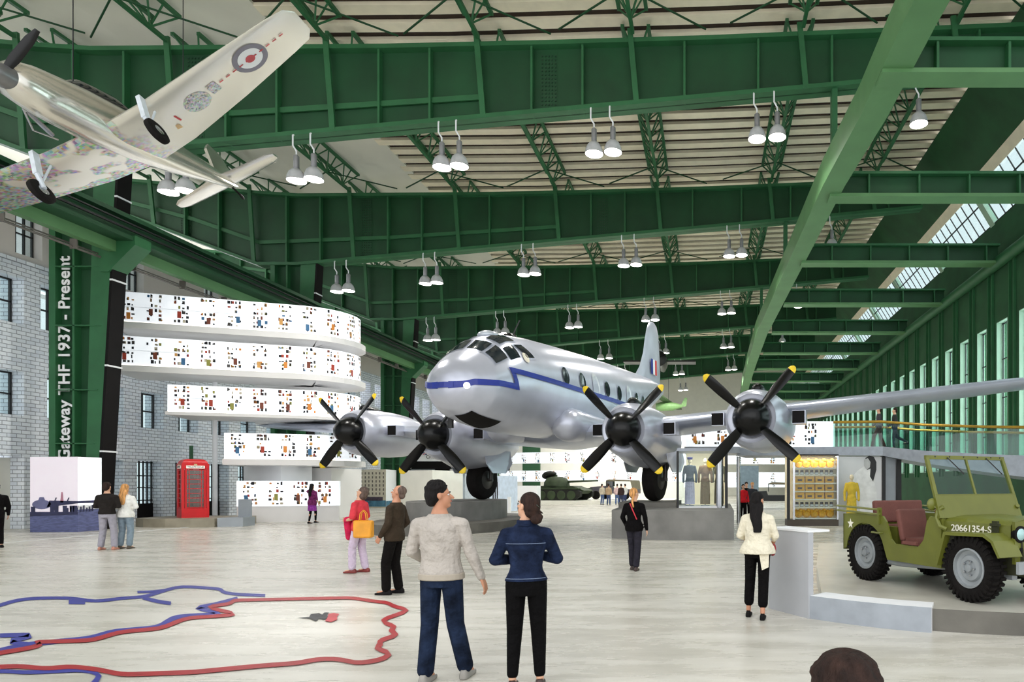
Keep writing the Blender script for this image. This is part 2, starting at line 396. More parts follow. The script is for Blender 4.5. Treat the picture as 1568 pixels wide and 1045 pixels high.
# columns
def column(Y, i):
    r = thing('steel_column', (-23.6, Y, 0), ['green column with white vertical lettering, nearest in the row', 'second green column, behind the curved display bands', 'third green column, left of the aircraft nose behind the outer propeller', 'fourth green column, just left of the aircraft nose', 'fifth green column far down the left side', 'farthest green column on the left'][i], 'column', 'green columns along the left side')
    # outline in X-Z tapering to the foot
    zt = 14.2; xl = -24.55
    def xr(z): return -22.75+z*.058
    w = MB(); w.prism([(xl, Y-.03, 0), (xr(0)-.1, Y-.03, 0), (xr(zt)-.1, Y-.03, zt), (xl, Y-.03, zt)], (0, .06, 0)); w.build('web', GREENW, r)
    w = MB(); w.b2((xl-.02, Y-.28, 0), (xl+.22, Y+.28, zt)); w.build('outer_flange', GREEN, r)
    w = MB(); w.prism([(xr(0)-.5, Y-.28, 0), (xr(0)-.1, Y-.28, 0), (xr(zt)-.1, Y-.28, zt), (xr(zt)-.95, Y-.28, zt)], (0, .56, 0)); w.build('inner_flange', GREEN, r)
    w = MB(); w.prism([(xr(0)-.1, Y-.28, 0), (xr(0), Y-.28, 0), (xr(zt), Y-.28, zt), (xr(zt)-.1, Y-.28, zt)], (0, .58, 0)); w.build('cladding_strip', BLACKP, r)  # near-black strip puts the column's shaded inner side into the colour
    w = MB(); w.b2((-23.68, Y-.3, 0), (-23.6, Y, zt)); w.build('stiffener', GREEN, r)
    for z in (3.2, 5.2, 7.6, 9.8, 12):
        w = MB(); w.b2((xl+.2, Y-.3, z), (xr(z)-.3, Y, z+.04)); w.build('crossbar', GREEN, r)
    for z in (2.9, 6.1, 9.3, 12.4):
        w = MB(); w.prism([(xr(z)-.08, Y-.3, z), (xr(z)+.03, Y-.3, z), (xr(z)+.03, Y+.32, z), (xr(z)-.08, Y+.32, z)], (0, 0, .06)); w.build('reflector', WHITE, r)
    # bracket carrying the rail beam
    w = MB(); w.prism([(-22.3, Y-.35, 9.6), (-21.3, Y-.35, 10.6), (-21.3, Y-.35, 10.95), (-22.6, Y-.35, 10.95), (-22.6, Y-.35, 9.6)], (0, .7, 0)); w.build('bracket', GREEN, r)
    return r
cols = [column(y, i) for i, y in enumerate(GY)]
Mt = Matrix.Translation(Vector((-24.1, GY[0]-.16, 6.4))-Vector(cols[0].location)) @ Matrix.Rotation(math.pi/2, 4, 'X') @ Matrix.Rotation(math.pi/2, 4, 'Z')
tx = text_obj('painted_lettering', 'Gateway THF 1937 - Present', .62, mat('white_lettering', (245, 245, 245), .5, 0, .01), Mt, cols[0], .01, .012, 'CENTER', 1.04)
tx['label'] = 'white vertical lettering'
# rail beam (crane rail)
cb = thing('rail_beam', (-21.8, 20, 10.7), 'long dark green rail beam running along the left columns', 'beam')
mb = MB(); mb.b2((-22.1, 14, 11.5), (-21.35, 86, 11.65)); mb.b2((-22.1, 14, 10.75), (-21.35, 86, 10.9)); mb.b2((-21.78, 14, 10.9), (-21.68, 86, 11.5)); mb.build('beam', GREENW, cb)
mb = MB(); mb.b2((-21.8, 14, 11.65), (-21.65, 86, 11.78)); mb.b2((-21.36, 14, 11.05), (-21.28, 86, 11.12)); mb.b2((-21.36, 14, 11.28), (-21.28, 86, 11.33)); mb.build('rail', DARK, cb)
mb = MB(); mb.b2((-22.3, 14, 10.35), (-22.0, 86, 10.8)); mb.build('side_channel', GREENL, cb)
mb = MB(); mb.tube([(-22.6, 14, 10.15), (-22.6, 70, 10.15)], .045, 8); mb.tube([(-22.75, 14, 10.3), (-22.75, 70, 10.3)], .03, 8)
for k in range(22): mb.box((-22.55, 16+k*2.4, 10.25), (.25, .05, .35))
mb.build('cable_pipe', mat('pipe_grey', (110, 104, 98), .5), cb)
# purlin trusses
t0 = thing('purlin_truss', (0, 0, 0), 'x', 'truss', 'purlin lattice trusses under the roof')
L = BAY-.86
for nm, x, z in (('bottom_chord', 0, 0), ('top_chord', -.5, .85), ('top_chord', .5, .85)):
    mb = MB(); mb.bar((x, .35, z), (x, .35+L, z), .13, .13); mb.build(nm, GREEN, t0, world=False)
mb = MB(); n = 8
for s_ in (-1, 1):
    for k in range(n):
        y0 = .35+L*k/n; y1 = .35+L*(k+1)/n; ym = (y0+y1)/2
        mb.bar((.5*s_, y0, .85), (0, ym, 0), .06); mb.bar((0, ym, 0), (.5*s_, y1, .85), .06); mb.bar((0, ym, 0), (.5*s_, ym, .85), .045)
mb.build('lattice', GREEN, t0, world=False)
for s_ in (-1, 1):
    for p_, q_ in (((0, .35+L-2.2, .0), (2.7*s_, .35+L-.1, .05)), ((0, .35+2.2, .0), (2.7*s_, .35, .05))):
        mb = MB(); mb.bar(p_, q_, .05); mb.build('knee_brace', GREENW, t0, world=False)
first = True
for i, y in enumerate([GY[0]-BAY]+GY):
    for j, x in enumerate(TX):
        c = t0 if first else copy_tree(t0); first = False
        c.location = (x, y, ztop(x)+.06)
        c['label'] = 'green lattice purlin truss, %s from the left, %s' % (ORD[j], 'in front of the nearest girder' if i == 0 else 'just behind the %s girder' % GL[i-1])
# long diagonal-looking box beam carrying the bracket beams
pts = [(13, 5.3), (16, 5.15), (20, 5.05), (24.6, 4.72), (36.9, 4.34), (49.2, 3.98), (61.5, 4.05), (75, 4.25), (90, 4.7)]
lb = thing('longitudinal_beam', (5, 24, 13.7), 'big pale green box beam sweeping down from the upper right', 'beam')
mb = MB(); rings = [[(x-.42, y, 12.95), (x+.42, y, 12.95), (x+.42, y, 13.95), (x-.42, y, 13.95)] for y, x in pts]; mb.loft(rings); mb.build('box_beam', GREENL, lb)
for y in GY:
    x = float(np.interp(y, [p[0] for p in pts], [p[1] for p in pts])); mb = MB(); mb.b2((x-.1, y-.2, 13.95), (x+.1, y+.2, zbot(x)+.1)); mb.build('hanger', GREEN, lb)
# bracket beams
bx0 = 4.7; b0 = thing('bracket_beam', (bx0, 0, 12.9), 'x', 'beam', 'green bracket beams on the right')
mb = MB(); mb.b2((bx0, -.03, 12.95), (14.7, .03, 13.8)); mb.build('web', GREENW, b0)
mb = MB(); mb.b2((bx0, -.3, 13.75), (14.7, .3, 13.85)); mb.build('top_flange', GREEN, b0)
mb = MB(); mb.b2((bx0, -.35, 12.85), (14.7, .35, 12.97)); mb.build('bottom_flange', GREENL, b0)
for k in range(5):
    mb = MB(); mb.b2((6.2+k*1.95, -.26, 12.97), (6.27+k*1.95, .26, 13.75)); mb.build('stiffener', GREEN, b0)
for k, y in enumerate([18.0, 25.6, 33.2, 40.8, 48.4, 56, 63.6, 71.2, 78.8, 86.4]):
    c = b0 if k == 0 else copy_tree(b0); c.location.y = y
    c['label'] = 'green bracket beam reaching to the right wall, %s from the viewer' % ORD[k]
# ================================================================ PENDANT LAMPS
LAMPM = mat('lamp_glow', (255, 252, 245), .5, emit=(255, 250, 240), estr=9)
LAMPG = mat('lamp_grey', (140, 140, 142), .35, .4)
l0 = thing('pendant_lamp', (0, 0, 0), 'x', 'lamp', 'bell pendant lamps')
mb = MB(); mb.lathe([(.07, .34), (.15, .31), (.25, .2), (.31, .05), (.335, -.12), (.32, -.12), (.29, .05), (.06, .28)], n=20); mb.build('lamp_shade', mat('lamp_shade_white', (205, 206, 210), .3, .2), l0, True, False)
mb = MB(); mb.lathe([(.0001, -.14), (.2, -.14), (.315, -.1), (.31, -.06)], n=20); mb.build('lens', LAMPM, l0, True, False)
mb = MB(); mb.lathe([(.085, .3), (.1, .36), (.1, .8), (.05, .85)], n=12); mb.build('ballast_housing', LAMPG, l0, True, False)
mb = MB(); mb.tube([(0, 0, .84), (0, 0, 1.0), (-.12, -.02, 1.2), (-.12, -.02, 1.58), (-.12, .1, 1.67)], .03, 6); mb.build('hook', WHITE, l0, False, False)
LG = {0: [(-20.05, -19.4), (-15.3, -14.65), (-9.9, -9.25), (-4.25, -3.55), (1.8, 2.55), (7.8,)],
      1: [(-20.8, -20.15), (-15.85, -15.2), (-10.35, -9.7), (-4.75, -4.05), (1.15, 1.85), (6.9,)],
      2: [(-21, -20.4), (-15.8, -15.2), (-10.4, -9.75), (-4.7, -4.0), (1.0, 1.7), (6.7,)],
      3: [(-15.8, -15.2), (-10.1, -9.3), (-4.6, -4.0), (1.4, 2.1), (6.9,)],
      4: [(-15.8, -15.2), (-10.1, -9.3), (-3.7, -3.0), (2.2, 2.9)],
      5: [(-10.1, -9.3), (-3.7, -3.0)]}
first = True
for gi, prs in LG.items():
    for pi_, pr in enumerate(prs):
        for li, x in enumerate(pr):
            c = l0 if first else copy_tree(l0); first = False
            zb = zbot(x)
            c.location = (x, GY[gi]-.36, zb-1.62)
            which = 'single lamp' if len(pr) == 1 else ('left lamp' if li == 0 else 'right lamp')
            c['label'] = 'white bell pendant lamp, %s girder, %s pair, %s' % (GL[gi], ORD[pi_], which) if len(pr) > 1 else 'single white bell pendant lamp at the right end of the %s girder' % GL[gi]
        if len(pr) > 1 and pr[0] > -19:
            l = D.lights.new('lamp_light', 'SPOT'); l.energy = 1100 if gi < 4 else 2200; l.spot_size = math.radians(150); l.spot_blend = .6; l.shadow_soft_size = .3; l.color = (1, .97, .92)
            lo = D.objects.new('lamp_light', l); lo.location = (pr[0], GY[gi]-.36, zbot(pr[0])-1.95); COL.objects.link(lo)
# ================================================================ TRANSPORT AIRCRAFT
ALU = mat('silver_paint', (192, 195, 208), .3, .42, .07, 1.2, .06, 3)
ALUB = mat('silver_wing', (182, 188, 204), .3, .48, .07, 1.5, .05, 3)
BLK = mat('gloss_black', (7, 7, 8), .25, 0, .2, 4, spec=.3)
BLUE = mat('blue_stripe', (24, 44, 140), .35)
YEL = mat('yellow_tip', (240, 205, 40), .5)
CKG = mat('cockpit_glass', (38, 44, 48), .06, 0, .3, 3)
TYRE = mat('tyre_rubber', (20, 17, 16), .85, 0, .3, 8, .3, 40, spec=.2)
A0 = Vector((-6.6, 23, 0)); U = Vector((.28, .96, 0)); SD = Vector((.96, -.28, 0))
def W(t, l, z): return A0+U*t+SD*l+Vector((0, 0, z))
ST = [(-4.12, 4.74, 4.46, .10), (-4.07, 4.96, 4.28, .38), (-3.95, 5.18, 4.10, .64), (-3.75, 5.40, 3.92, .88), (-3.45, 5.62, 3.76, 1.08), (-3.2, 5.80, 3.66, 1.24), (-2.95, 5.98, 3.60, 1.32), (-2.65, 6.22, 3.54, 1.40), (-2.2, 6.47, 3.48, 1.49), (-1.5, 6.64, 3.42, 1.58), (-.5, 6.76, 3.4, 1.64), (1, 6.86, 3.4, 1.66), (4, 7.02, 3.5, 1.66), (7, 7.12, 3.95, 1.5), (9.5, 7.2, 4.8, 1.15), (11.5, 7.25, 5.6, .8), (13.2, 7.2, 6.3, .42), (14.2, 7.05, 6.7, .12)]
TT = [s[0] for s in ST]
def sec(t):
    top = float(np.interp(t, TT, [s[1] for s in ST])); bot = float(np.interp(t, TT, [s[2] for s in ST])); hw = float(np.interp(t, TT, [s[3] for s in ST]))
    return (top+bot)/2, (top-bot)/2, hw
def fs(t, th, off=0.0):        # theta from top, positive toward the right of the picture
    c, h, w_ = sec(t); return W(t, (w_+off)*math.sin(th), c+(h+off)*math.cos(th))
def fz(t, z, off=.02, side=1):
    c, h, w_ = sec(t); q = max(-1, min(1, (z-c)/h)); th = math.acos(q); return W(t, side*(w_+off)*math.sin(th), c+(h+off)*math.cos(th))
ac = thing('transport_aircraft', A0, 'big silver four-engined transport aircraft with a blue stripe, standing on round concrete plinths', 'aircraft')
mb = MB(); ts = []
for a, b in zip(TT[:-1], TT[1:]): ts += [a+(b-a)*k/3 for k in range(3)]
ts.append(TT[-1]); n = 48
mb.loft([[fs(t, 2*math.pi*j/n) for j in range(n)] for t in ts]); fu = mb.build('fuselage', ALU, ac, smooth=True)
def patch(name, t0, t1, a0, a1, m, off, par, n=5, skew=0):
    mb = MB(); rows = []
    for i in range(n+1):
        t = t0+(t1-t0)*i/n; rows.append([fs(t+skew*(j/n), a0+(a1-a0)*j/n, off) for j in range(n+1)])
    o = len(mb.v)
    for r in rows: mb.v += r
    for i in range(n):
        for j in range(n): mb.face((o+i*(n+1)+j, o+i*(n+1)+j+1, o+(i+1)*(n+1)+j+1, o+(i+1)*(n+1)+j))
    return mb.build(name, m, par, smooth=True)
R_ = math.radians
for sg in (1, -1):
    for (t0, t1, a0, a1) in ((-3.12, -2.68, 3, 28), (-3.1, -2.66, 33, 58), (-2.58, -2.16, 42, 62), (-2.08, -1.7, 42, 62), (-2.5, -1.8, 12, 34)):
        fr = patch('window_frame', t0-.045, t1+.05, R_(a0-2.2)*sg, R_(a1+2.2)*sg, ALUB, .012, ac, skew=.25 if t0 > -2.1 else 0); fr['label'] = 'cockpit window frame'
        patch('cockpit_pane', t0, t1, R_(a0)*sg, R_(a1)*sg, CKG, .028, fr, skew=.25 if t0 > -2.1 else 0)
# stripe
def stripe(pts, half, side):
    mb = MB(); rows = []
    for k in range(len(pts)-1):
        for q in range(24):
            f = q/24; rows.append((pts[k][0]*(1-f)+pts[k+1][0]*f, pts[k][1]*(1-f)+pts[k+1][1]*f))
    rows.append(pts[-1]); o = len(mb.v)
    for i, (t, z) in enumerate(rows):
        mb.v += [fz(t, z+half, .045, side), fz(t, z, .045, side), fz(t, z-half, .045, side)]
    for i in range(len(rows)-1): [mb.face((o+3*i+q, o+3*i+q+1, o+3*i+q+4, o+3*i+q+3)) for q in (0, 1)]
    return mb
for side in (1, -1):
    stripe([(-4.11, 4.6), (-4.0, 4.62), (-3.8, 4.7), (-3.2, 4.74), (-2.45, 4.72)], .085, side).build('blue_stripe', BLUE, ac)
    stripe([(-2.72, 5.2), (-1.5, 5.16), (1, 5.12), (4, 5.1), (6.8, 5.1), (9, 5.15)], .08, side).build('blue_stripe', BLUE, ac)
    mb = MB()   # zigzag
    q = [(-2.78, 5.28), (-2.62, 5.28), (-2.38, 4.63), (-2.56, 4.63)]
    for k in range(6):
        f0, f1 = k/6, (k+1)/6
        a = lambda f: fz(q[0][0]*(1-f)+q[3][0]*f, q[0][1]*(1-f)+q[3][1]*f, .037, side)
        b = lambda f: fz(q[1][0]*(1-f)+q[2][0]*f, q[1][1]*(1-f)+q[2][1]*f, .037, side)
        mb.poly([a(f0), b(f0), b(f1), a(f1)])
    mb.build('blue_stripe', BLUE, ac)
mb = MB(); tip = [(-.34, -4.095), (-.2, -4.135), (-.08, -4.17), (.08, -4.17), (.2, -4.135), (.34, -4.095)]; mb.loft([[W(t, l, 4.515), W(t, l, 4.685)] for l, t in tip], closed=False, caps=False); mb.build('blue_stripe', BLUE, ac)
# cabin windows, doors
def oval(t, z, hw, hh, name, m, off=.02, n=18, side=1):
    mb = MB(); mb.poly([fz(t+hw*math.cos(2*math.pi*k/n), z+hh*math.sin(2*math.pi*k/n), off, side) for k in range(n)]); return mb.build(name, m, ac)
for side in (1, -1):
    for t in (.24, 1.47, 3.55, 4.8, 6.9, 8.0):
        oval(t, 5.48, .27, .36, 'window_rim', ALUB, .015, side=side); oval(t, 5.48, .22, .31, 'cabin_window', CKG, .025, side=side)
    for t in (2.55, 5.9):
        oval(t, 5.35, .3, .62, 'hatch', mat('hatch_white', (205, 208, 212), .35, .3), .03, side=side)
oval(-1.9, 5.72, .13, .16, 'vent_cover', mat('beige_cover', (214, 206, 186), .6), .03)
mb = MB(); mb.ell(fs(-3.93, R_(96), .02), (.1, .1, .1)); mb.build('nose_lamp', emis_mat('nose_lamp', (255, 255, 255), .6), ac, True)
mb = MB(); mb.bar(fs(-.9, R_(8)), fs(-.9, R_(8))+Vector((.25, 0, .55)), .035); mb.build('antenna', DARK, ac)
mb = MB(); mb.ell(fs(-.6, -.05), (.25, .25, .16)); mb.build('astrodome', BLK, ac, True)
mb = MB(); mb.ell(W(-1.9, 0, 6.52), (.36, .36, .16)); mb.build('navigator_dome', mat('dome_clear', (190, 196, 204), .15, .3), ac, True)
# chin recess (dark bay under the nose)
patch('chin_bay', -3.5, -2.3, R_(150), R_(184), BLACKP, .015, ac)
mb = MB(); mb.lathe([(.1, 0), (.1, .35)], W(-3.0, -.6, 3.45), 8); mb.build('drain_mast', DARK, ac)
# fin
mb = MB(); rings = []
prof = [(0, 10.0, 13.9), (.8, 10.9, 13.9), (1.6, 11.4, 13.85), (2.4, 11.65, 13.75), (3.0, 11.9, 13.6), (3.35, 12.2, 13.35), (3.5, 12.6, 13.0)]
for dz, ta, tb in prof:
    th = .2*(1-dz/5); ring = []
    for k in range(12):
        a = 2*math.pi*k/12; ring.append(W((ta+tb)/2-(tb-ta)/2*math.cos(a), th*math.sin(a)*(1 if dz < 3.4 else .3), 6.95+dz))
    rings.append(ring)
mb.loft(rings); mb.build('fin', ALU, ac, smooth=True)
mb = MB()
for c_, m_, dt in ((0, BLUE, 0), (1, None, .28), (2, None, .56)):
    mb.cur = c_; t = 12.0+dt; mb.poly([W(t, .23, 7.55), W(t+.27, .23, 7.55), W(t+.27, .215, 8.35), W(t, .215, 8.35)])
mb.build('fin_flash', [BLUE, WHITE, mat('flash_red', (200, 50, 45), .5)], ac)
# wings
def hubp(px, py, Y): return P(px, py, Y)
HUBS = [('outer left', P(534, 661, 26.7)), ('inner left', P(663, 666, 24.4)), ('inner right', P(953, 658, 21.7)), ('outer right', P(1150, 640, 20.0))]
def wing(side):
    mb = MB(); rings = []
    for l in (0, 1.2, 2.5, 4, 6, 8.5, 11, 13.5, 16, 17.3, 17.75):
        ll = l*side; tl = 1.45-.11*ll+.03*l if side > 0 else 1.6-.11*ll+.03*l
        ch = float(np.interp(l, [0, 4, 17, 17.75], [4.8, 4.3, 1.9, .7])); th = float(np.interp(l, [0, 4, 17, 17.75], [1.0, .8, .36, .08])); z = 3.45+(.074 if side > 0 else .066)*l
        if l > 17: tl += .45
        ring = []
        for k in range(28):
            a = 2*math.pi*k/28; x = (1-math.cos(a))/2
            yt = th*.5*2.6*(.9*math.sqrt(max(x, 0))*(1-x)+.12*(1-x)*x)*(1 if a < math.pi else -.75)
            ring.append(W(tl+x*ch, ll, z+yt))
        rings.append(ring)
    mb.loft(rings); return mb.build('wing', ALUB, ac, smooth=True)
wing(1); wing(-1)
mb = MB(); rings = []   # wing root fairing blisters
for s_ in (1, -1):
    mb.cap(W(.9, 1.35*s_, 3.85), W(5.0, 1.3*s_, 3.9), .62, .35, 20)
mb.build('root_fairing', ALU, ac, smooth=True)
def nacelle(name, H, inner):
    rot = Matrix.Rotation(-math.pi/2, 3, 'X'); rz_ = Matrix.Rotation(-math.atan2(U.x, U.y), 3, 'Z'); Rm = rz_ @ rot   # local z -> U
    prof = [(.68, .14), (.76, .1), (.84, .2), (.93, .42), (.98, .8), (1.0, 1.4), (.99, 2.2), (.92, 3.0), (.72, 4.0), (.4, 5.0), (.1, 5.6)]
    mb = MB(); rings = []
    for r, z in prof:
        ring = []
        for j in range(32):
            a = 2*math.pi*j/32; dz = 0 if z < 1.5 else (-.12 if inner else 0)*(z-1.5)
            v = Vector((r*math.cos(a), r*math.sin(a)*(1+(.22 if inner and z > 1.2 and math.sin(a) > 0 else 0)), z)); v = Rm @ v; ring.append(H+v+Vector((0, 0, dz*.4)))
        rings.append(ring)
    mb.loft(rings); nc = mb.build('engine_nacelle', ALU, ac, smooth=True); nc['label'] = name+' engine nacelle'
    def NL(x, z, y): return H+SD*x+Vector((0, 0, z))+U*y
    mb = MB(); mb.cap(NL(.05, .97, .75), NL(.05, .9, 1.7), .2, .14); mb.build('exhaust_bump', BLK, nc, True)
    for s_ in (-1, 1):
        mb = MB(); c = NL(1.32*s_, .08, 1.15)
        Rz = Matrix.Rotation(-math.atan2(U.x, U.y)+.05, 3, 'Z')
        mb.box(c, (.42, .5, .42), Rz); sc = mb.build('air_intake', ALU, nc); sc['label'] = 'square leading edge air intake'
        mb = MB(); mb.box(c+U*-.255, (.385, .02, .385), Rz); mb.build('intake_mouth', BLACKP, sc) if False else mb.build('intake_mouth', BLACKP, nc)
    # propeller
    mb = MB(); mb.lathe([(.001, -.55), (.17, -.53), (.36, -.43), (.52, -.22), (.6, .0), (.62, .16), (.6, .2)], H, 28, Rm); sp = mb.build('spinner', BLK, ac, True); sp['label'] = name+' black propeller spinner'
    for k in range(4):
        ang = math.pi/4+k*math.pi/2+{'outer left': .03, 'inner left': .0, 'inner right': -.02, 'outer right': .05}[name]
        d = SD*math.cos(ang)+Vector((0, 0, 1))*math.sin(ang); sidev = SD*-math.sin(ang)+Vector((0, 0, 1))*math.cos(ang)
        for nm, m_, r0, r1 in (('propeller_blade', BLK, .3, 1.86), ('blade_tip', YEL, 1.86, 2.02)):
            rings = []
            for q in range(9):
                f = q/8; r = r0+(r1-r0)*f; wd = float(np.interp(r, [.3, .6, 1.2, 1.75, 1.86, 1.96, 2.02], [.1, .15, .19, .175, .16, .12, .04])); tw = math.radians(float(np.interp(r, [.3, 2], [45, 18]))); th = .035
                ax = sidev*math.cos(tw)+U*math.sin(tw); ay = d.cross(ax)
                rings.append([H+U*-.05+d*r+ax*wd*math.cos(a)+ay*th*math.sin(a) for a in [2*math.pi*j/10 for j in range(10)]])
            mb = MB(); mb.loft(rings); mb.build(nm, m_, sp, True)
    return nc
for nm, H in HUBS: nacelle(nm, H, nm.startswith('inner'))
# main gear
def gear(H, name):
    c = H+U*3.0; wz = 1.06+.82
    def q(l, z, t): return Vector((c.x, c.y, 0))+SD*l+U*t+Vector((0, 0, z))
    rotx = Matrix.Rotation(-math.atan2(U.x, U.y), 3, 'Z') @ Matrix.Rotation(math.pi/2, 3, 'Y')
    mb = MB(); mb.lathe([(.3, -.24), (.6, -.29), (.76, -.22), (.82, -.08), (.82, .08), (.76, .22), (.6, .29), (.3, .24)], q(0, wz, 0), 36, rotx); ty = mb.build('main_wheel', TYRE, ac, True); ty['label'] = name+' main landing wheel'
    mb = MB(); mb.lathe([(.08, -.3), (.38, -.26), (.42, -.22), (.42, .22), (.38, .26), (.08, .3)], q(0, wz, 0), 24, rotx); mb.build('hub_cap', mat('gear_dark', (60, 58, 56), .4, .5), ty, True)
    mb = MB()
    for s_ in (-1, 1): mb.tube([q(.42*s_, wz, 0), q(.42*s_, 3.0, .1), q(.3*s_, 3.6, .1)], .085, 10); mb.tube([q(.42*s_, wz+.2, 0), q(.35*s_, 3.0, 1.2)], .05, 8)
    mb.bar(q(-.5, wz, 0), q(.5, wz, 0), .12); mb.bar(q(-.42, 2.75, .08), q(.42, 2.75, .08), .12)
    mb.build('gear_strut', mat('gear_dark', (60, 58, 56), .4, .5), ac, True)
    for s_ in (-1, 1):
        mb = MB(); mb.prism([q(.72*s_, 3.1, -.9), q(.72*s_, 3.1, .9), q(.88*s_, 2.55, .8), q(.9*s_, 2.15, .3), q(.9*s_, 2.15, -.6), q(.86*s_, 2.5, -.95)], SD*.04); mb.build('gear_door', ALU, ac)
    mb = MB(); mb.box(q(0, 2.98, 0), (1.1, 1.7, .12), Matrix.Rotation(-math.atan2(U.x, U.y), 3, 'Z')); mb.build('wheel_bay', BLACKP, ac)
    return q(0, 0, 0)
gl = gear(HUBS[1][1], 'left'); gr = gear(HUBS[2][1], 'right')
# plinths
def ellring(cx, cy, rx, ry, n=48, z=0): return [(cx+rx*math.cos(2*math.pi*k/n), cy+ry*math.sin(2*math.pi*k/n), z) for k in range(n)]
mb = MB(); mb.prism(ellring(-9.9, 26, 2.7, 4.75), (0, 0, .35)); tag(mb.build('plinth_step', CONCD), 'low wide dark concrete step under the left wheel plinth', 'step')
mb = MB(); mb.prism(ellring(-9.9, 26, 1.62, 3.1, z=.35), (0, 0, .71)); tag(mb.build('plinth', CONC), 'round concrete plinth under the left landing wheel', 'plinth')
arc = [(-3.05, 20.55), (-2.5, 20.25), (-1.9, 20.02), (-1.2, 19.85), (-.5, 19.82), (.2, 19.88), (.78, 20.0)]
mb = MB(); mb.prism([(x, y, 0) for x, y in arc]+[(.9, 27.5, 0), (-3.4, 27.5, 0)], (0, 0, .89)); tag(mb.build('plinth', CONC), 'long concrete plinth with curved front under the right landing wheel and the uniform case', 'plinth')
mb = MB(); mb.prism([(-3.2, 23.2, .89), (-1.15, 23.0, .89), (-1.1, 26.5, .89), (-3.2, 26.5, .89)], (0, 0, .17)); tag(mb.build('wheel_block', CONCD), 'thin concrete block directly under the right landing wheel', 'block')

# ================================================================ HANGING AEROPLANE
HP = thing('hanging_aeroplane', (-14.473, 16.141, 10.341), 'small silver low-wing aeroplane with roundels hanging upper left, seen from below', 'aircraft')
HP.rotation_euler = (0.507, 0.14, -1.465)
def silver_collage():
    m = mat('polished_aluminium', (234, 230, 220), .24, .5, .05, 1, .05, 3); N = m.node_tree.nodes; Lk = m.node_tree.links; b = N['Principled BSDF']
    tc = N.new('ShaderNodeTexCoord'); vo = N.new('ShaderNodeTexVoronoi'); vo.inputs['Scale'].default_value = 16; vo.inputs['Randomness'].default_value = .25; vo.distance = 'CHEBYCHEV'; Lk.new(tc.outputs['Object'], vo.inputs[0])
    n2 = N.new('ShaderNodeTexNoise'); n2.inputs['Scale'].default_value = 1.3; Lk.new(tc.outputs['Object'], n2.inputs[0])
    sp = N.new('ShaderNodeSeparateXYZ'); Lk.new(tc.outputs['Object'], sp.inputs[0])
    mr = N.new('ShaderNodeMapRange'); mr.inputs[1].default_value = -.9; mr.inputs[2].default_value = -.3; mr.inputs[3].default_value = 0; mr.inputs[4].default_value = 1
    Lk.new(sp.outputs[1], mr.inputs[0])
    mr2 = N.new('ShaderNodeMapRange'); mr2.inputs[1].default_value = 0.1; mr2.inputs[2].default_value = .8; mr2.inputs[3].default_value = 1; mr2.inputs[4].default_value = 0; Lk.new(sp.outputs[1], mr2.inputs[0])
    cr = N.new('ShaderNodeValToRGB'); cr.color_ramp.elements[0].position = .42; cr.color_ramp.elements[0].color = (0, 0, 0, 1); cr.color_ramp.elements[1].position = .46; cr.color_ramp.elements[1].color = (1, 1, 1, 1); Lk.new(n2.outputs[0], cr.inputs[0])
    mul = N.new('ShaderNodeMath'); mul.operation = 'MULTIPLY'; Lk.new(mr2.outputs[0], mul.inputs[0]); Lk.new(cr.outputs[0], mul.inputs[1])
    m3 = N.new('ShaderNodeMath'); m3.operation = 'MULTIPLY'; Lk.new(mul.outputs[0], m3.inputs[0]); m3.inputs[1].default_value = .85
    mx = N.new('ShaderNodeMixRGB'); Lk.new(m3.outputs[0], mx.inputs[0]); mx.inputs[1].default_value = srgb((234, 230, 220))
    hs = N.new('ShaderNodeHueSaturation'); hs.inputs['Saturation'].default_value = .75; hs.inputs['Value'].default_value = .7; Lk.new(vo.outputs['Color'], hs.inputs['Color']); Lk.new(hs.outputs[0], mx.inputs[2])
    Lk.new(mx.outputs[0], b.inputs['Base Color']); return m
SIL = silver_collage(); SILP = mat('plain_aluminium', (228, 224, 214), .2, .75, .05, 1.2, .05, 3)
def fl(mb, st, n=20):
    mb.loft([[(x, w_*math.cos(2*math.pi*j/n), z+h*math.sin(2*math.pi*j/n)) for j in range(n)] for x, w_, h, z in st])
mb = MB(); fl(mb, [(3.05, .22, .22, 0), (2.9, .36, .38, 0), (2.4, .44, .52, 0), (1.2, .5, .62, .02), (0, .5, .62, .05), (-1.5, .4, .5, .1), (-3, .25, .34, .18), (-4.3, .12, .22, .25), (-4.9, .03, .1, .3)]); mb.build('fuselage', SILP, HP, True, world=False)
def hw(l, side, lec, ch, th, z): return None
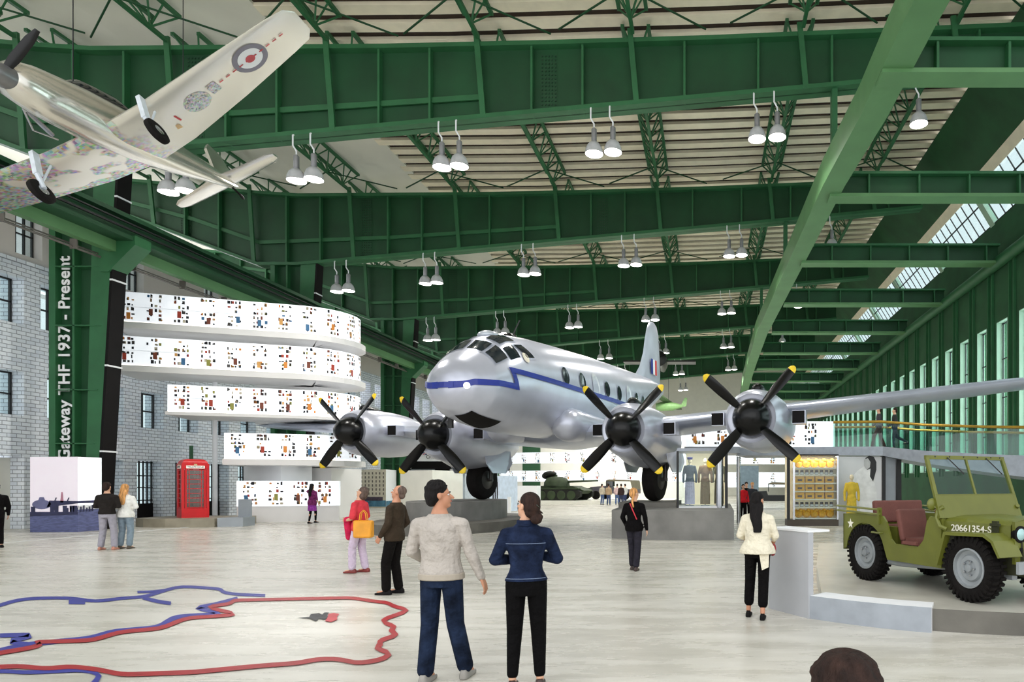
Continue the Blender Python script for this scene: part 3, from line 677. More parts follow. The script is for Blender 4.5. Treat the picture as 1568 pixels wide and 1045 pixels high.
for side in (1, -1):
    mb = MB(); rings = []
    for l, x0, ch, z, th in ((0, 1.25, 2.1, -.42, .3), (1.2, 1.22, 1.98, -.36, .26), (3, 1.12, 1.75, -.1, .2), (4.6, 1.0, 1.45, .14, .15), (5.1, .93, 1.28, .2, .1), (5.28, .65, .75, .23, .04)):
        ring = []
        for k in range(20):
            a = 2*math.pi*k/20; x = (1-math.cos(a))/2; yt = th*1.15*math.sqrt(x)*(1-x)*(1.2 if a < math.pi else -.9); ring.append((x0-x*ch, l*side, z+yt))
        rings.append(ring)
    mb.loft(rings); mb.build('wing', SIL, HP, True, world=False)
    mb = MB(); rings = []
    for l, x0, ch in ((0, -3.95, .9), (1.5, -4.15, .62), (1.68, -4.3, .3)):
        rings.append([(x0-(1-math.cos(2*math.pi*k/12))/2*ch, l*side, .3+.04*math.sin(2*math.pi*k/12)) for k in range(12)])
    mb.loft(rings); mb.build('tailplane', SILP, HP, True, world=False)
    # landing gear leg + wheel
    gy = 1.35*side
    mb = MB(); mb.bar((1.3, gy, -.3), (1.65, gy, -.95), .1, .14); mb.tube([(1.65, gy, -.9), (1.75, gy, -1.3)], .05, 8); mb.tube([(1.0, gy, -.5), (1.75, gy, -1.2)], .025, 6); mb.build('gear_leg', mat('gear_white', (215, 222, 230), .4), HP, world=False)
    mb = MB(); mb.lathe([(.1, -.05), (.2, -.08), (.27, -.05), (.28, 0), (.27, .05), (.2, .08), (.1, .05)], (1.75, gy+.09*side, -1.33), 24, Matrix.Rotation(math.pi/2, 3, 'X')); wl = mb.build('wheel', TYRE, HP, True, world=False)
    mb = MB(); mb.lathe([(.02, -.085), (.11, -.07), (.11, .07), (.02, .085)], (1.75, gy+.09*side, -1.33), 16, Matrix.Rotation(math.pi/2, 3, 'X')); mb.build('wheel_hub', CHROME, wl, True, world=False)
    mb = MB(); mb.lathe([(.001, -.03), (.23, -.03), (.25, 0), (.001, .0)], (.7, gy-.55*side, -.40), 20); mb.build('wheel_well', BLACKP, HP, world=False)
mb = MB(); mb.prism([(-3.9, -.04, .4), (-4.9, -.04, .35), (-5.0, -.04, 1.3), (-4.6, -.04, 1.55), (-4.3, -.04, 1.3)], (0, .08, 0)); mb.build('fin', SILP, HP, world=False)
mb = MB(); mb.lathe([(.001, .42), (.12, .36), (.2, .2), (.24, 0)], (3.02, 0, 0), 20, Matrix.Rotation(math.pi/2, 3, 'Y')); sp = mb.build('spinner', mat('spinner_grey', (120, 120, 120), .3, .5), HP, True, world=False)
for a in (.35, .35+math.pi):
    d = Vector((0, math.cos(a), math.sin(a))); s2 = Vector((0, -math.sin(a), math.cos(a))); mb = MB()
    mb.loft([[Vector((3.12, 0, 0))+d*r+s2*wd*math.cos(q)+Vector((.02*math.sin(q)+.03*math.cos(q), 0, 0)) for q in [2*math.pi*j/8 for j in range(8)]] for r, wd in ((.1, .05), (.4, .09), (.9, .08), (1.15, .03))]); mb.build('propeller_blade', BLK, sp, True, world=False)
mb = MB(); mb.tube([(-4.5, 0, .1), (-4.75, 0, -.1)], .03, 6); mb.lathe([(.03, -.03), (.09, -.02), (.09, .02), (.03, .03)], (-4.78, 0, -.13), 14, Matrix.Rotation(math.pi/2, 3, 'X')); mb.build('tail_wheel', TYRE, HP, world=False)
mb = MB(); fl(mb, [(1.4, .2, .1, .55), (.9, .33, .35, .6), (0, .36, .42, .62), (-1, .3, .25, .5), (-1.5, .1, .1, .5)]); mb.build('canopy', CKG, HP, True, world=False)
mb = MB(); mb.tube([(2.2, -.48, -.1), (1.6, -.62, -.35)], .05, 8); mb.tube([(2.3, -.46, -.12), (1.9, -.75, -.3), (1.5, -.62, -.42)], .02, 6); mb.build('exhaust_stub', CHROME, HP, world=False)
RED = mat('roundel_red', (196, 76, 82), .5); GREY = mat('roundel_grey', (128, 124, 136), .5)
def wz(l): return float(np.interp(abs(l), [0, 1.2, 3, 4.6, 5.1], [-.42, -.36, -.1, .14, .2]))
def underdisc(l, xo, r0, r1, m, name, off=.012, par=HP):
    mb = MB(); n = 40; s_ = 1 if l > 0 else -1; o = 0
    pts = []
    for r in (r0, r1):
        for k in range(n):
            a = 2*math.pi*k/n; yy = l+r*math.cos(a); pts.append((xo+r*math.sin(a), yy, wz(yy)-float(np.interp(abs(yy), [0, 1.2, 3, 4.6, 5.1], [.115, .1, .077, .06, .04]))*.95-off))
    mb.v = [Vector(p) for p in pts]
    if r0 < .01: mb.face(tuple(range(n, 2*n)))
    else:
        for k in range(n): j = (k+1) % n; mb.face((k, j, n+j, n+k))
    return mb.build(name, m, par, world=False)
for l in (3.75, -3.75):
    r = underdisc(l, .42, .31, .44, GREY, 'roundel_ring'); underdisc(l, .42, .0, .31, WHITE, 'roundel_disc', .014, r); underdisc(l, .42, 0, .12, RED, 'roundel_centre', .02, r)
def badge():
    m = mat('printed_badge', (150, 140, 150), .5); N = m.node_tree.nodes; Lk = m.node_tree.links; b = N['Principled BSDF']
    tc = N.new('ShaderNodeTexCoord'); vo = N.new('ShaderNodeTexVoronoi'); vo.inputs['Scale'].default_value = 22; vo.distance = 'CHEBYCHEV'; Lk.new(tc.outputs['Object'], vo.inputs[0])
    hs = N.new('ShaderNodeHueSaturation'); hs.inputs['Saturation'].default_value = .35; hs.inputs['Value'].default_value = .75; Lk.new(vo.outputs['Color'], hs.inputs['Color']); Lk.new(hs.outputs[0], b.inputs['Base Color']); return m
underdisc(2.1, .35, 0, .33, badge(), 'printed_badge')
def underquad(y0, y1, x0, x1, m, name, off=.014):
    f = lambda yy: wz(yy)-float(np.interp(abs(yy), [0, 1.2, 3, 4.6, 5.1], [.115, .1, .077, .06, .04]))*.95-off
    mb = MB(); mb.poly([(x0, y0, f(y0)), (x1, y0, f(y0)), (x1, y1, f(y1)), (x0, y1, f(y1))]); mb.build(name, m, HP, world=False)
underquad(2.5, 2.75, .22, .58, badge(), 'crest_patch')
for k in range(10):
    y = 2.82+k*.2; underquad(y, y+.11, .405, .445, RED, 'dash_mark', .022)
underquad(1.45, 1.5, .2, .45, RED, 'dash_mark')
SAND = mat('sand_band', (214, 180, 130), .45, .1)
underquad(-2.6, 1.35, -.02, .16, SAND, 'sand_band')
for dx, dy in ((1.0, 1.2), (1.0, -1.2), (-3.2, 0)):
    pass
mb = MB()
Mi = HP.rotation_euler.to_matrix().inverted()
for p in ((1.0, .0, .6), (-2.6, 0, .5)):
    p = Vector(p); hz = 19.3-(HP.location.z+(HP.rotation_euler.to_matrix() @ p).z); top = p+Mi @ Vector((0, 0, hz)); mb.tube([p, top], .012, 5)
mb.build('suspension_cable', DARK, HP, world=False)
# ================================================================ CURVED DISPLAY BANDS
PANEL = mat('lit_panel', (244, 246, 248), .45, emit=(240, 246, 255), estr=.45)
SLABM = mat('walkway_white', (226, 224, 222), .5, 0, .03, 1)
PICM = [mat('print_%d' % i, c, .6) for i, c in enumerate([(30, 30, 36), (70, 66, 64), (170, 60, 40), (214, 160, 90), (150, 148, 70), (60, 110, 150), (200, 190, 170), (120, 60, 40), (220, 140, 60)])]
def path_pts(x0):
    a = Vector((-24.7, 27.0)); b = Vector((-18.2, 29.3)); p = []
    st = a+(b-a)*((x0+24.7)/6.5); n_ = 14
    for k in range(n_+1): p.append(st+(b-st)*k/n_)
    d = (b-a).normalized(); c = b+Vector((-d.y, d.x))*2.0
    for k in range(1, 11):
        th = math.radians(150)*k/10; v = b-c; p.append(c+Vector((v.x*math.cos(th)-v.y*math.sin(th), v.x*math.sin(th)+v.y*math.cos(th))))
    e = p[-1]; dd = (p[-1]-p[-2]).normalized(); p.append(e+dd*3); return p
def ribbon(pts, z0, z1, th=.06, off=0.0):
    mb = MB(); rings = []
    for i, p in enumerate(pts):
        d = (pts[min(i+1, len(pts)-1)]-pts[max(i-1, 0)]).normalized(); n_ = Vector((d.y, -d.x)); o = p+n_*off; q = p+n_*(off-th)
        rings.append([(o.x, o.y, z0), (o.x, o.y, z1), (q.x, q.y, z1), (q.x, q.y, z0)])
    mb.loft(rings); return mb
def pictures(par, pts, z0, z1, step=.95, seed=1, off=.006, end=None):
    rnd = random.Random(seed); L_ = [0]
    for a, b in zip(pts[:-1], pts[1:]): L_.append(L_[-1]+(b-a).length)
    def at(s): 
        for i in range(len(pts)-1):
            if s <= L_[i+1]: f = (s-L_[i])/(L_[i+1]-L_[i]); d = (pts[i+1]-pts[i]).normalized(); return pts[i]+(pts[i+1]-pts[i])*f, d
        return pts[-1], (pts[-1]-pts[-2]).normalized()
    mb = MB(); s = .22; end = end or L_[-1]-3.2; H_ = z1-z0
    while s < end-.4:
        for _ in range(26):
            ds = rnd.choice([0, .13, .28, .42])+rnd.uniform(-.02, .02)+.03; zz = z0+.08+rnd.choice([0, .16, .32, .5, .68, .84])*H_*.95; wd = rnd.uniform(.04, .11); hh = rnd.uniform(.05, .15); mb.cur = rnd.choices(range(len(PICM)), [7, 5, 1, 2, 1, .7, 3, 1, 1])[0]
            a, d = at(s+ds); b, _d = at(s+ds+wd); n_ = Vector((d.y, -d.x))*off; zz = min(zz, z1-hh-.04)
            mb.poly([(a.x+n_.x, a.y+n_.y, zz), (b.x+n_.x, b.y+n_.y, zz), (b.x+n_.x, b.y+n_.y, zz+hh), (a.x+n_.x, a.y+n_.y, zz+hh)])
        # larger picture
        ds = rnd.uniform(.05, .35); mb.cur = rnd.choice([2, 3, 4, 5, 7, 8]); a, d = at(s+ds); b, _d = at(s+ds+.14); n_ = Vector((d.y, -d.x))*(off+.003); zz = z0+rnd.uniform(.08, .3)
        mb.poly([(a.x+n_.x, a.y+n_.y, zz), (b.x+n_.x, b.y+n_.y, zz), (b.x+n_.x, b.y+n_.y, zz+.28), (a.x+n_.x, a.y+n_.y, zz+.28)])
        s += step
    o = mb.build('printed_pictures', PICM, par); o['label'] = 'rows of small coloured artefact pictures'; o['kind'] = 'stuff'; return o
levels = [(-24.7, 8.5, 9.72, 'topmost'), (-24.7, 6.7, 7.88, 'second from the top'), (-22.9, 4.83, 5.93, 'third from the top'), (-21.0, 2.86, 3.94, 'fourth from the top, behind the outer propeller')]
for i, (x0, z0, z1, nm) in enumerate(levels):
    pts = path_pts(x0); r = thing('display_band', (pts[0].x, pts[0].y, z0), 'curved white glowing display band, %s' % nm, 'display panel', 'curved white display bands on the left')
    ribbon(pts, z0, z1).build('panel', PANEL, r, smooth=False)
    pictures(r, pts, z0, z1, seed=4+i)
    mb = MB()
    # joint lines
    ribbon(pts, (z0+z1)/2-.006, (z0+z1)/2+.006, .01, .004).build('panel_joint', mat('joint_grey', (190, 194, 200), .5), r)
    sl = ribbon(pts, z0-(.2 if i == 2 else .32), z0-.06, 2.6, .22); sl.build('walkway_slab', SLABM, r)
    ribbon(pts, z0-.06, z0, .12, 0).build('light_strip', emis_mat('strip_glow', (255, 250, 240), 1.5), r)
# white stair tower core that carries them
mb = MB(); mb.b2((-21.6, 32.2, 0), (-18.6, 35.0, 2.5)); tag(mb.build('display_core', SLABM), 'white rounded core wall behind the lower display bands', 'wall unit')
for i, (x, y) in enumerate([(-22.6, 29.9)]):
    mb = MB(); mb.tube([(x, y, 0), (x, y, 9.3)], .1, 12); tag(mb.build('support_post', WHITE, smooth=True), 'slender white post carrying the curved display bands', 'post')
# ground level display
def ground_band(name, x0, y0, x1, y1, z0, z1, label, seed, depth=.5):
    r = thing(name, (x0, y0, 0), label, 'display panel'); pts = [Vector((x0+(x1-x0)*k/8, y0+(y1-y0)*k/8)) for k in range(9)]
    ribbon(pts, z0, z1, depth).build('panel', PANEL, r); L_ = (pts[-1]-pts[0]).length; pictures(r, pts, z0, z1, seed=seed, end=L_)
    ribbon(pts, 0, z0, depth-.12, -.06).build('base', SLABM, r); return r
a, b = P(362, 742, 28.6), P(519, 742, 30.2); ground_band('display_wall', a.x, a.y, b.x, b.y, .72, 1.85, 'long low white display wall with small pictures, behind the woman in purple', 31, .6)
def cube_room(name, xa, ya, xb, yb, depth, h, label, m, cat='display box'):
    mb = MB(); d = Vector((xb-xa, yb-ya, 0)).normalized(); n_ = Vector((-d.y, d.x, 0))*depth
    a, b = Vector((xa, ya, 0)), Vector((xb, yb, 0)); mb.prism([a, b, b+n_, a+n_], (0, 0, h)); return tag(mb.build(name, m), label, cat)
a, b = P(373, 742, 31), P(430, 742, 30.2); cube_room('display_cube', a.x, a.y, b.x, b.y, 1.6, 2.55, 'plain white cube standing behind the low display wall', WHITE)
# ---------------------------------------------------------------- photo cube left
def photo_mat(name, base, kind):
    m = mat(name, base, .5, emit=base, estr=.12); return m
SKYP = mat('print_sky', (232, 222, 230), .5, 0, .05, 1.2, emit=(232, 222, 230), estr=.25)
GRD = mat('print_ground', (92, 98, 140), .5, 0, .35, 5, stretch=(1, 1, 5))
GRDD = mat('print_dark', (48, 50, 84), .5, 0, .3, 5); PLN = mat('print_plane', (112, 112, 150), .5, 0, .15, 4)
pc = thing('photo_cube', (-23.3, 23.3, 0), 'tall white cube printed with a bluish photo of old aeroplanes on an airfield', 'display box')
mb = MB(); mb.b2((-24.15, 23.25, 0), (-22.45, 24.15, 2.68)); mb.build('box', WHITE, pc)
def wallpic(pts2, m, name, lay, par=None):
    mb = MB(); q = []
    for u, v in pts2:      # u metres from left end round the corner, v height
        if u <= 1.7: q.append((-24.15+u, 23.25-.004*lay, v))
        else: q.append((-22.45+.004*lay, 23.25+(u-1.7), v))
    mb.poly(q); return mb.build(name, m, par or pc)
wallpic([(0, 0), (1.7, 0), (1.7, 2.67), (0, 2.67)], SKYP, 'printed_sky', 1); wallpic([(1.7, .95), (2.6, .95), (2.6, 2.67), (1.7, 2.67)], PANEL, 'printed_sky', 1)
wallpic([(0, 0), (1.7, 0), (1.7, .72), (0, .72)], GRD, 'printed_ground', 2); wallpic([(1.7, 0), (2.6, 0), (2.6, .8), (1.7, .8)], GRD, 'printed_ground', 2)
wallpic([(0, .55), (1.7, .62), (1.7, .72), (0, .7)], GRDD, 'printed_shadow', 3)
n = 20
wallpic([(.42+.34*math.cos(2*math.pi*k/n), .98+.17*math.sin(2*math.pi*k/n)) for k in range(n)], PLN, 'printed_fuselage', 4)
wallpic([(.3, 1.12), (.55, 1.13), (.5, 1.24), (.35, 1.24)], PLN, 'printed_cockpit', 5)
wallpic([(.6, .88), (1.7, 1.02), (1.7, 1.1), (.7, 1.12)], GRDD, 'printed_wing', 4); wallpic([(1.7, 1.02), (2.4, 1.02), (2.4, 1.12), (1.7, 1.1)], GRDD, 'printed_wing', 4)
wallpic([(1.08, 1.05), (1.2, 1.05), (1.17, 1.42), (1.12, 1.42)], mat('print_fin', (190, 130, 150), .5), 'printed_fin', 4)
for u, v in ((.12, .8), (.8, .86), (.95, .86), (1.25, .84), (1.5, .84), (1.62, .84)):
    wallpic([(u-.07+.0, v-.22), (u+.07, v-.22), (u+.08, v+.1), (u-.08, v+.1)], GRDD, 'printed_engine', 5)
for u in (.85, 1.3):
    wallpic([(u-.02, 1.0), (u+.02, 1.0), (u+.12, 1.22), (u+.08, 1.23)], GRDD, 'printed_propeller', 6)
for k in range(9):
    u = 1.35+k*.11
    if abs(u-1.7) > .06: wallpic([(u-.03, .72), (u+.03, .72), (u+.03, .86+.04*(k % 3)), (u-.03, .86+.04*(k % 3))], GRDD, 'printed_crowd', 5)
# ---------------------------------------------------------------- phone box island
mb = MB(); Pi = [(-22.9, 26.1), (-22.3, 25.75), (-21.3, 25.6), (-20.4, 25.7), (-19.6, 25.9), (-19.6, 28.3), (-22.6, 28.5), (-23.2, 27.4)]
mb.prism([(x, y, 0) for x, y in Pi], (0, 0, .34)); tag(mb.build('plinth', mat('beige_plinth', (150, 142, 124), .5, 0, .2, 2)), 'low beige plinth with curved front under the red telephone box', 'plinth')
mb = MB(); mb.prism([(-19.5, 25.92, 0), (-18.75, 26.3, 0), (-18.75, 27.0, 0), (-19.5, 27.0, 0)], (0, 0, .36)); tag(mb.build('bench_block', STEELG), 'pale grey block at the right end of the telephone box plinth', 'block')
mb = MB(); mb.prism([(-19.3, 26.8, .36), (-18.8, 26.85, .36), (-18.8, 26.89, .36), (-19.3, 26.84, .36)], (0, 0, .72)); tag(mb.build('info_stele', STEELG), 'small square beige info panel on the grey block', 'sign')
PRED = mat('phone_red', (205, 22, 28), .35, 0, .08, 3); 
pb = thing('telephone_box', (-21.2, 26.85, .34), 'red domed telephone box with glazed door on a low beige plinth', 'telephone box', rz=math.radians(49))
def pbx(a, b, nm, m, par=pb): mb = MB(); mb.b2(a, b); return mb.build(nm, m, par, world=False)
h = .45
pbx((-h, -h, 0), (h, h, .12), 'base', PRED); pbx((-h, -h, 1.98), (h, h, 2.2), 'fascia', PRED)
for sx_ in (-1, 1):
    for sy_ in (-1, 1): pbx((sx_*h, sy_*h, .1), (sx_*(h-.09), sy_*(h-.09), 2.0), 'corner_post', PRED)
mb = MB(); rings = []
for k in range(7):
    a = math.pi/2*k/6; s_ = .42*math.cos(a)**.5 if k < 6 else .03; z = 2.2+.2*math.sin(a); rings.append([(-s_, -s_, z), (s_, -s_, z), (s_, s_, z), (-s_, s_, z)])
mb.loft(rings); mb.build('domed_roof', PRED, pb, world=False)
PGL = mat('phone_glass', (214, 206, 196), .2, 0, .35, 6)
for k in range(4):
    R4 = Matrix.Rotation(k*math.pi/2, 3, 'Z'); mb = MB()
    for zz in [.42+.19*j for j in range(9)]: mb.box(R4 @ Vector((0, -h+.03, zz)), (.62 if k % 2 == 0 else .03, .03 if k % 2 == 0 else .62, .022))
    for xx in (-.2, .2): mb.box(R4 @ Vector((xx, -h+.03, 1.18)), (.02, .02, 1.55))
    for xx in (-.31, .31): mb.box(R4 @ Vector((xx, -h+.03, 1.15)), (.06, .06, 1.7) )
    mb.box(R4 @ Vector((0, -h+.03, .25)), (.72 if k % 2 == 0 else .05, .05 if k % 2 == 0 else .72, .28)); d_ = mb.build('glazed_door' if k == 0 else 'side_frame', PRED, pb, world=False)
    mb = MB(); mb.box(R4 @ Vector((0, -h+.045, 1.18)), (.6 if k % 2 == 0 else .01, .01 if k % 2 == 0 else .6, 1.55)); mb.build('glass_panes', glass_mat('phone_glass_clear', (225, 215, 205), .9, .1), d_, world=False)
    mb = MB(); mb.box(R4 @ Vector((0, -h-.006, 2.06)), (.6 if k % 2 == 0 else .012, .012 if k % 2 == 0 else .6, .11)); sg = mb.build('name_sign', mat('sign_cream', (240, 236, 226), .4, emit=(240, 236, 226), estr=.2), pb, world=False)
    Mt = Matrix.Rotation(k*math.pi/2, 4, 'Z') @ Matrix.Translation((0, -h-.015, 2.06)) @ Matrix.Rotation(math.pi/2, 4, 'X'); text_obj('sign_lettering', 'TELEPHONE', .1, DARK, Mt, sg, .002)
    mb = MB(); mb.box(R4 @ Vector((0, -h-.006, 2.155)), (.1 if k % 2 == 0 else .012, .012 if k % 2 == 0 else .1, .06)); mb.build('crown_mark', mat('gilt', (210, 190, 140), .4), pb, world=False)
mb = MB(); mb.b2((-.12, .1, .9), (.2, .38, 1.6)); mb.build('telephone', mat('phone_dark', (60, 56, 54), .4), pb, world=False)
mb = MB(); mb.tube([(-22.1, 27.9, .34), (-22.1, 27.9, 3.35)], .07, 8); tag(mb.build('green_post', GREENW), 'thin dark green post rising behind the red telephone box', 'post')
# ---------------------------------------------------------------- second photo cube, beige block, checkpoint hut
a = P(545, 742, 47); b = P(591, 742, 46.4); c2 = P(607, 742, 49)
pc2 = thing('photo_cube', (a.x, a.y, 0), 'white cube printed with a photo of a stone apartment facade and cars', 'display box')
mb = MB(); mb.prism([(a.x, a.y, 0), (b.x, b.y, 0), (c2.x, c2.y, 0), (a.x+.4, a.y+2.6, 0)], (0, 0, 2.75)); mb.build('box', WHITE, pc2)
def quad_on(a, b, u0, u1, z0, z1, m, name, lay, par):
    d = b-a; n_ = Vector((d.y, -d.x, 0)).normalized()*.008*lay; p, q = a+d*u0+n_, a+d*u1+n_; mb = MB(); mb.poly([(p.x, p.y, z0), (q.x, q.y, z0), (q.x, q.y, z1), (p.x, p.y, z1)]); return mb.build(name, m, par)
FAC = mat('print_facade', (206, 198, 178), .6, 0, .12, 3); quad_on(a, b, 0, 1, 0, 2.75, FAC, 'printed_facade', 1, pc2)
mbw = MB(); d = b-a; n_ = Vector((d.y, -d.x, 0)).normalized()*.016
for r in range(6):
    for k in range(8):
        p, q = a+d*(.06+k*.12)+n_, a+d*(.1+k*.12)+n_; z = .95+r*.29; mbw.poly([(p.x, p.y, z), (q.x, q.y, z), (q.x, q.y, z+.17), (p.x, p.y, z+.17)])
o = mbw.build('printed_windows', mat('print_window', (96, 88, 80), .6), pc2); o['kind'] = 'stuff'
quad_on(a, b, 0.0, 1, .1, .55, mat('print_cars', (70, 116, 140), .5, 0, .5, 3), 'printed_cars', 2, pc2); quad_on(b, c2, 0, 1, .0, .5, mat('print_cars', (70, 116, 140), .5), 'printed_cars', 1, pc2); quad_on(a, b, .1, .9, .5, .8, mat('print_crowd', (70, 56, 70), .5, 0, .5, 6), 'printed_crowd', 2, pc2)
a = P(613, 742, 38); b = P(662, 742, 37); mb = MB(); mb.prism([(a.x, a.y, .25), (b.x, b.y, .25), (b.x+.6, b.y+3, .25), (a.x+.4, a.y+3, .25)], (0, 0, 2.25)); bw = mb.build('display_block', OFFW); tag(bw, 'big plain beige white block left of the left aircraft wheel', 'display box')
mb = MB(); mb.prism([(a.x+.08, a.y+.08, 0), (b.x-.08, b.y+.08, 0), (b.x+.5, b.y+2.9, 0), (a.x+.5, a.y+2.9, 0)], (0, 0, .25)); mb.build('base', mat('beige_dark', (120, 112, 96), .6), bw)
a = P(641, 742, 27); mb = MB(); mb.b2((a.x, 27, 0), (a.x+.65, 27.12, 1.05)); tag(mb.build('info_stele', WHITE), 'small white upright panel in front of the beige block', 'sign')
# hut
hx0, hx1 = P(548, 742, 52).x, P(712, 742, 52).x
ch = thing('checkpoint_hut', (hx0, 52, 0), 'grey checkpoint hut with flags sign and dark awning behind the left propellers', 'hut')
hx0 = P(612, 742, 52).x
mb = MB(); mb.b2((hx0, 52, 0), (hx1, 55, 3.1)); mb.build('body', mat('hut_grey', (170, 180, 190), .5), ch)
mb = MB(); mb.b2((hx0-.2, 51.2, 2.9), (hx1+.2, 52.0, 3.5)); mb.build('awning', BLACKP, ch)
x0, x1 = P(622, 742, 51).x, P(692, 742, 51).x
mb = MB(); mb.b2((x0, 51, 3.5), (x1, 51.1, 4.7)); sg = mb.build('sign_board', WHITE, ch)
Mt = Matrix.Translation(Vector(((x0+x1)/2+.9, 50.96, 3.82))-parent_origin(ch)) @ Matrix.Rotation(math.pi/2, 4, 'X'); 
def flag(xc, cols, name):
    for k, m in enumerate(cols):
        mb = MB(); mb.b2((xc+k*.26, 50.97, 4.0), (xc+k*.26+.26, 50.99, 4.55)); mb.build(name, m, sg)
NAVY = mat('flag_navy', (34, 40, 110), .5); FRED = mat('flag_red', (196, 40, 56), .5)
flag(x0+2.35, [NAVY, WHITE, FRED], 'tricolour_flag')
fx = x0+1.3; mb = MB(); mb.b2((fx, 50.975, 4.0), (fx+.85, 50.99, 4.55)); uf = mb.build('union_flag', NAVY, sg)
for q, m, wd in ((0, WHITE, .16), (1, FRED, .08)):
    mb = MB(); y = 50.972-.004*q; mb.b2((fx, y, 4.275-wd/2), (fx+.85, y+.001, 4.275+wd/2)); mb.b2((fx+.425-wd/2, y, 4.0), (fx+.425+wd/2, y+.001, 4.55)); mb.bar((fx, y, 4.0), (fx+.85, y, 4.55), wd*.7, .004, up=(0, 1, 0)); mb.bar((fx, y, 4.55), (fx+.85, y, 4.0), wd*.7, .004, up=(0, 1, 0)); mb.build('flag_cross', m, uf if False else sg)
mb = MB(); mb.b2((x0+.1, 50.975, 4.0), (x0+.9, 50.99, 4.55)); mb.build('flag', mat('flag_cyan', (80, 170, 200), .5), sg)
text_obj('sign_lettering', 'CHECKPOINT', .36, DARK, Mt, sg, .004, .004)
mb = MB(); mb.b2((P(666, 742, 51.9).x, 51.9, 0), (P(688, 742, 51.9).x, 51.98, 2.9)); mb.build('door', BLACKP, ch)
for px in (690, 700): mb = MB(); mb.b2((P(px, 742, 51.3).x, 51.25, 0), (P(px, 742, 51.3).x+.2, 51.45, 2.9)); mb.build('pillar', WHITE, ch)
# barcode container
a, b = P(733, 742, 38), P(785, 742, 39.5)
ct = thing('striped_container', (a.x, a.y, .2), 'pale blue box with a row of black vertical slots behind the left wheel', 'container')
mb = MB(); mb.prism([(a.x, a.y, .05), (b.x-.5, b.y-.9, .05), (b.x, b.y+1, .05), (a.x+.5, a.y+2.4, .05)], (0, 0, 2.15)); mb.build('box', mat('pale_blue', (196, 208, 226), .5), ct)
a2, b2_ = Vector((a.x, a.y, 0)), Vector((b.x-.5, b.y-.9, 0)); dd = b2_-a2; n_ = Vector((dd.y, -dd.x, 0)).normalized()*.01
for k in range(9):
    if k == 5: z0_ = 1.45
    else: z0_ = .85
    p, q = a2+dd*(.06+k*.1)+n_, a2+dd*(.11+k*.1)+n_; mb = MB(); mb.poly([(p.x, p.y, z0_), (q.x, q.y, z0_), (q.x, q.y, 1.85), (p.x, p.y, 1.85)]); mb.build('slot', BLACKP, ct)
# low white desk and posts
a, b = P(786, 742, 44), P(822, 742, 44); mb = MB(); mb.b2((a.x, 44, .45), (b.x, 45, 1.6)); dk = mb.build('display_desk', WHITE); tag(dk, 'low white desk between the slotted box and the tank', 'desk')
mb = MB(); mb.b2((a.x+.1, 44.1, 0), (b.x-.1, 44.9, .45)); mb.build('base', DARK, dk)
for k, px in enumerate((777, 803)): a = P(px, 742, 36); mb = MB(); mb.b2((a.x, 36, 0), (a.x+.16, 36.16, 1.0)); tag(mb.build('barrier_post', WHITE), 'short white barrier post, %s of two' % ('left' if k == 0 else 'right'), 'post', 'white barrier posts')
# far curved display wall behind the aircraft belly
def arc_wall(z0, z1, label, seed, nm='display_band', R=13.0, a0=-70, a1=66, cx=-13.0, cy=77.0, per=True):
    pts = [Vector((cx+R*math.sin(math.radians(a0+(a1-a0)*k/22)), cy-R*math.cos(math.radians(a0+(a1-a0)*k/22))*.45)) for k in range(23)]
    r = thing(nm, (pts[11].x, pts[11].y, z0), label, 'display panel', 'far curved white display bands'); ribbon(pts, z0, z1, .3).build('panel', PANEL, r)
    pictures(r, pts, z0, z1, step=1.7, seed=seed, off=.01, end=28) ; return r
arc_wall(2.0, 3.2, 'far curved white display band under the aircraft, lowest of three', 50, per=True)
arc_wall(4.0, 5.2, 'far curved white display band under the aircraft, middle of three', 51)
arc_wall(6.0, 7.2, 'far curved white display band under the aircraft, topmost of three', 52)
mb = MB(); mb.b2((-24.5, 79.5, 0), (-1.5, 80, 7)); tag(mb.build('partition_wall', OFFW), 'pale partition wall behind the far curved display bands', 'wall unit')
for k, px in enumerate((812,)):
    mb = MB(); mb.b2((P(px, 742, 75).x-.9, 75, 0), (P(px, 742, 75).x+1.1, 75.3, 7.6)); tag(mb.build('green_pillar', GREENW), 'dark green pillar between the far curved display bands', 'pillar')
# far boxes on the end wall right of the tank
# platform for far vehicles
mb = MB(); mb.b2((P(800, 742, 56).x, 56, 0), (P(1030, 742, 56).x, 66, .3)); tag(mb.build('vehicle_platform', OFFW), 'low white platform under the tank and far vehicles', 'platform')
for k, (z0_, z1_, nm_) in enumerate(((1.4, 2.9, 'lower'), (3.7, 5.2, 'upper'))):
    pts = [Vector((-2.5+k2*1.6, 66-1.2*math.sin(k2/9*math.pi))) for k2 in range(10)]
    r = thing('display_band', (-2.5, 66, z0_), '%s white display band far behind the walkway, right of the aircraft wheel' % nm_, 'display panel'); ribbon(pts, z0_, z1_, .3).build('panel', PANEL, r); pictures(r, pts, z0_, z1_, step=1.7, seed=60+k, off=.01, end=14)
    for q in (1, 8):
        mb = MB(); mb.tube([(pts[q].x, pts[q].y+.15, 0), (pts[q].x, pts[q].y+.15, z0_)], .08, 8); mb.build('support_post', WHITE, r)
mb = MB(); mb.b2((2.6, 60, .9), (4.6, 60.1, 3.4)); mb.b2((2.7, 60.1, 0), (4.5, 60.4, .9)); tag(mb.build('glass_case', mat('blue_grey_panel', (128, 146, 160), .3)), 'blue grey upright panel far behind the red jacket visitors', 'display panel')
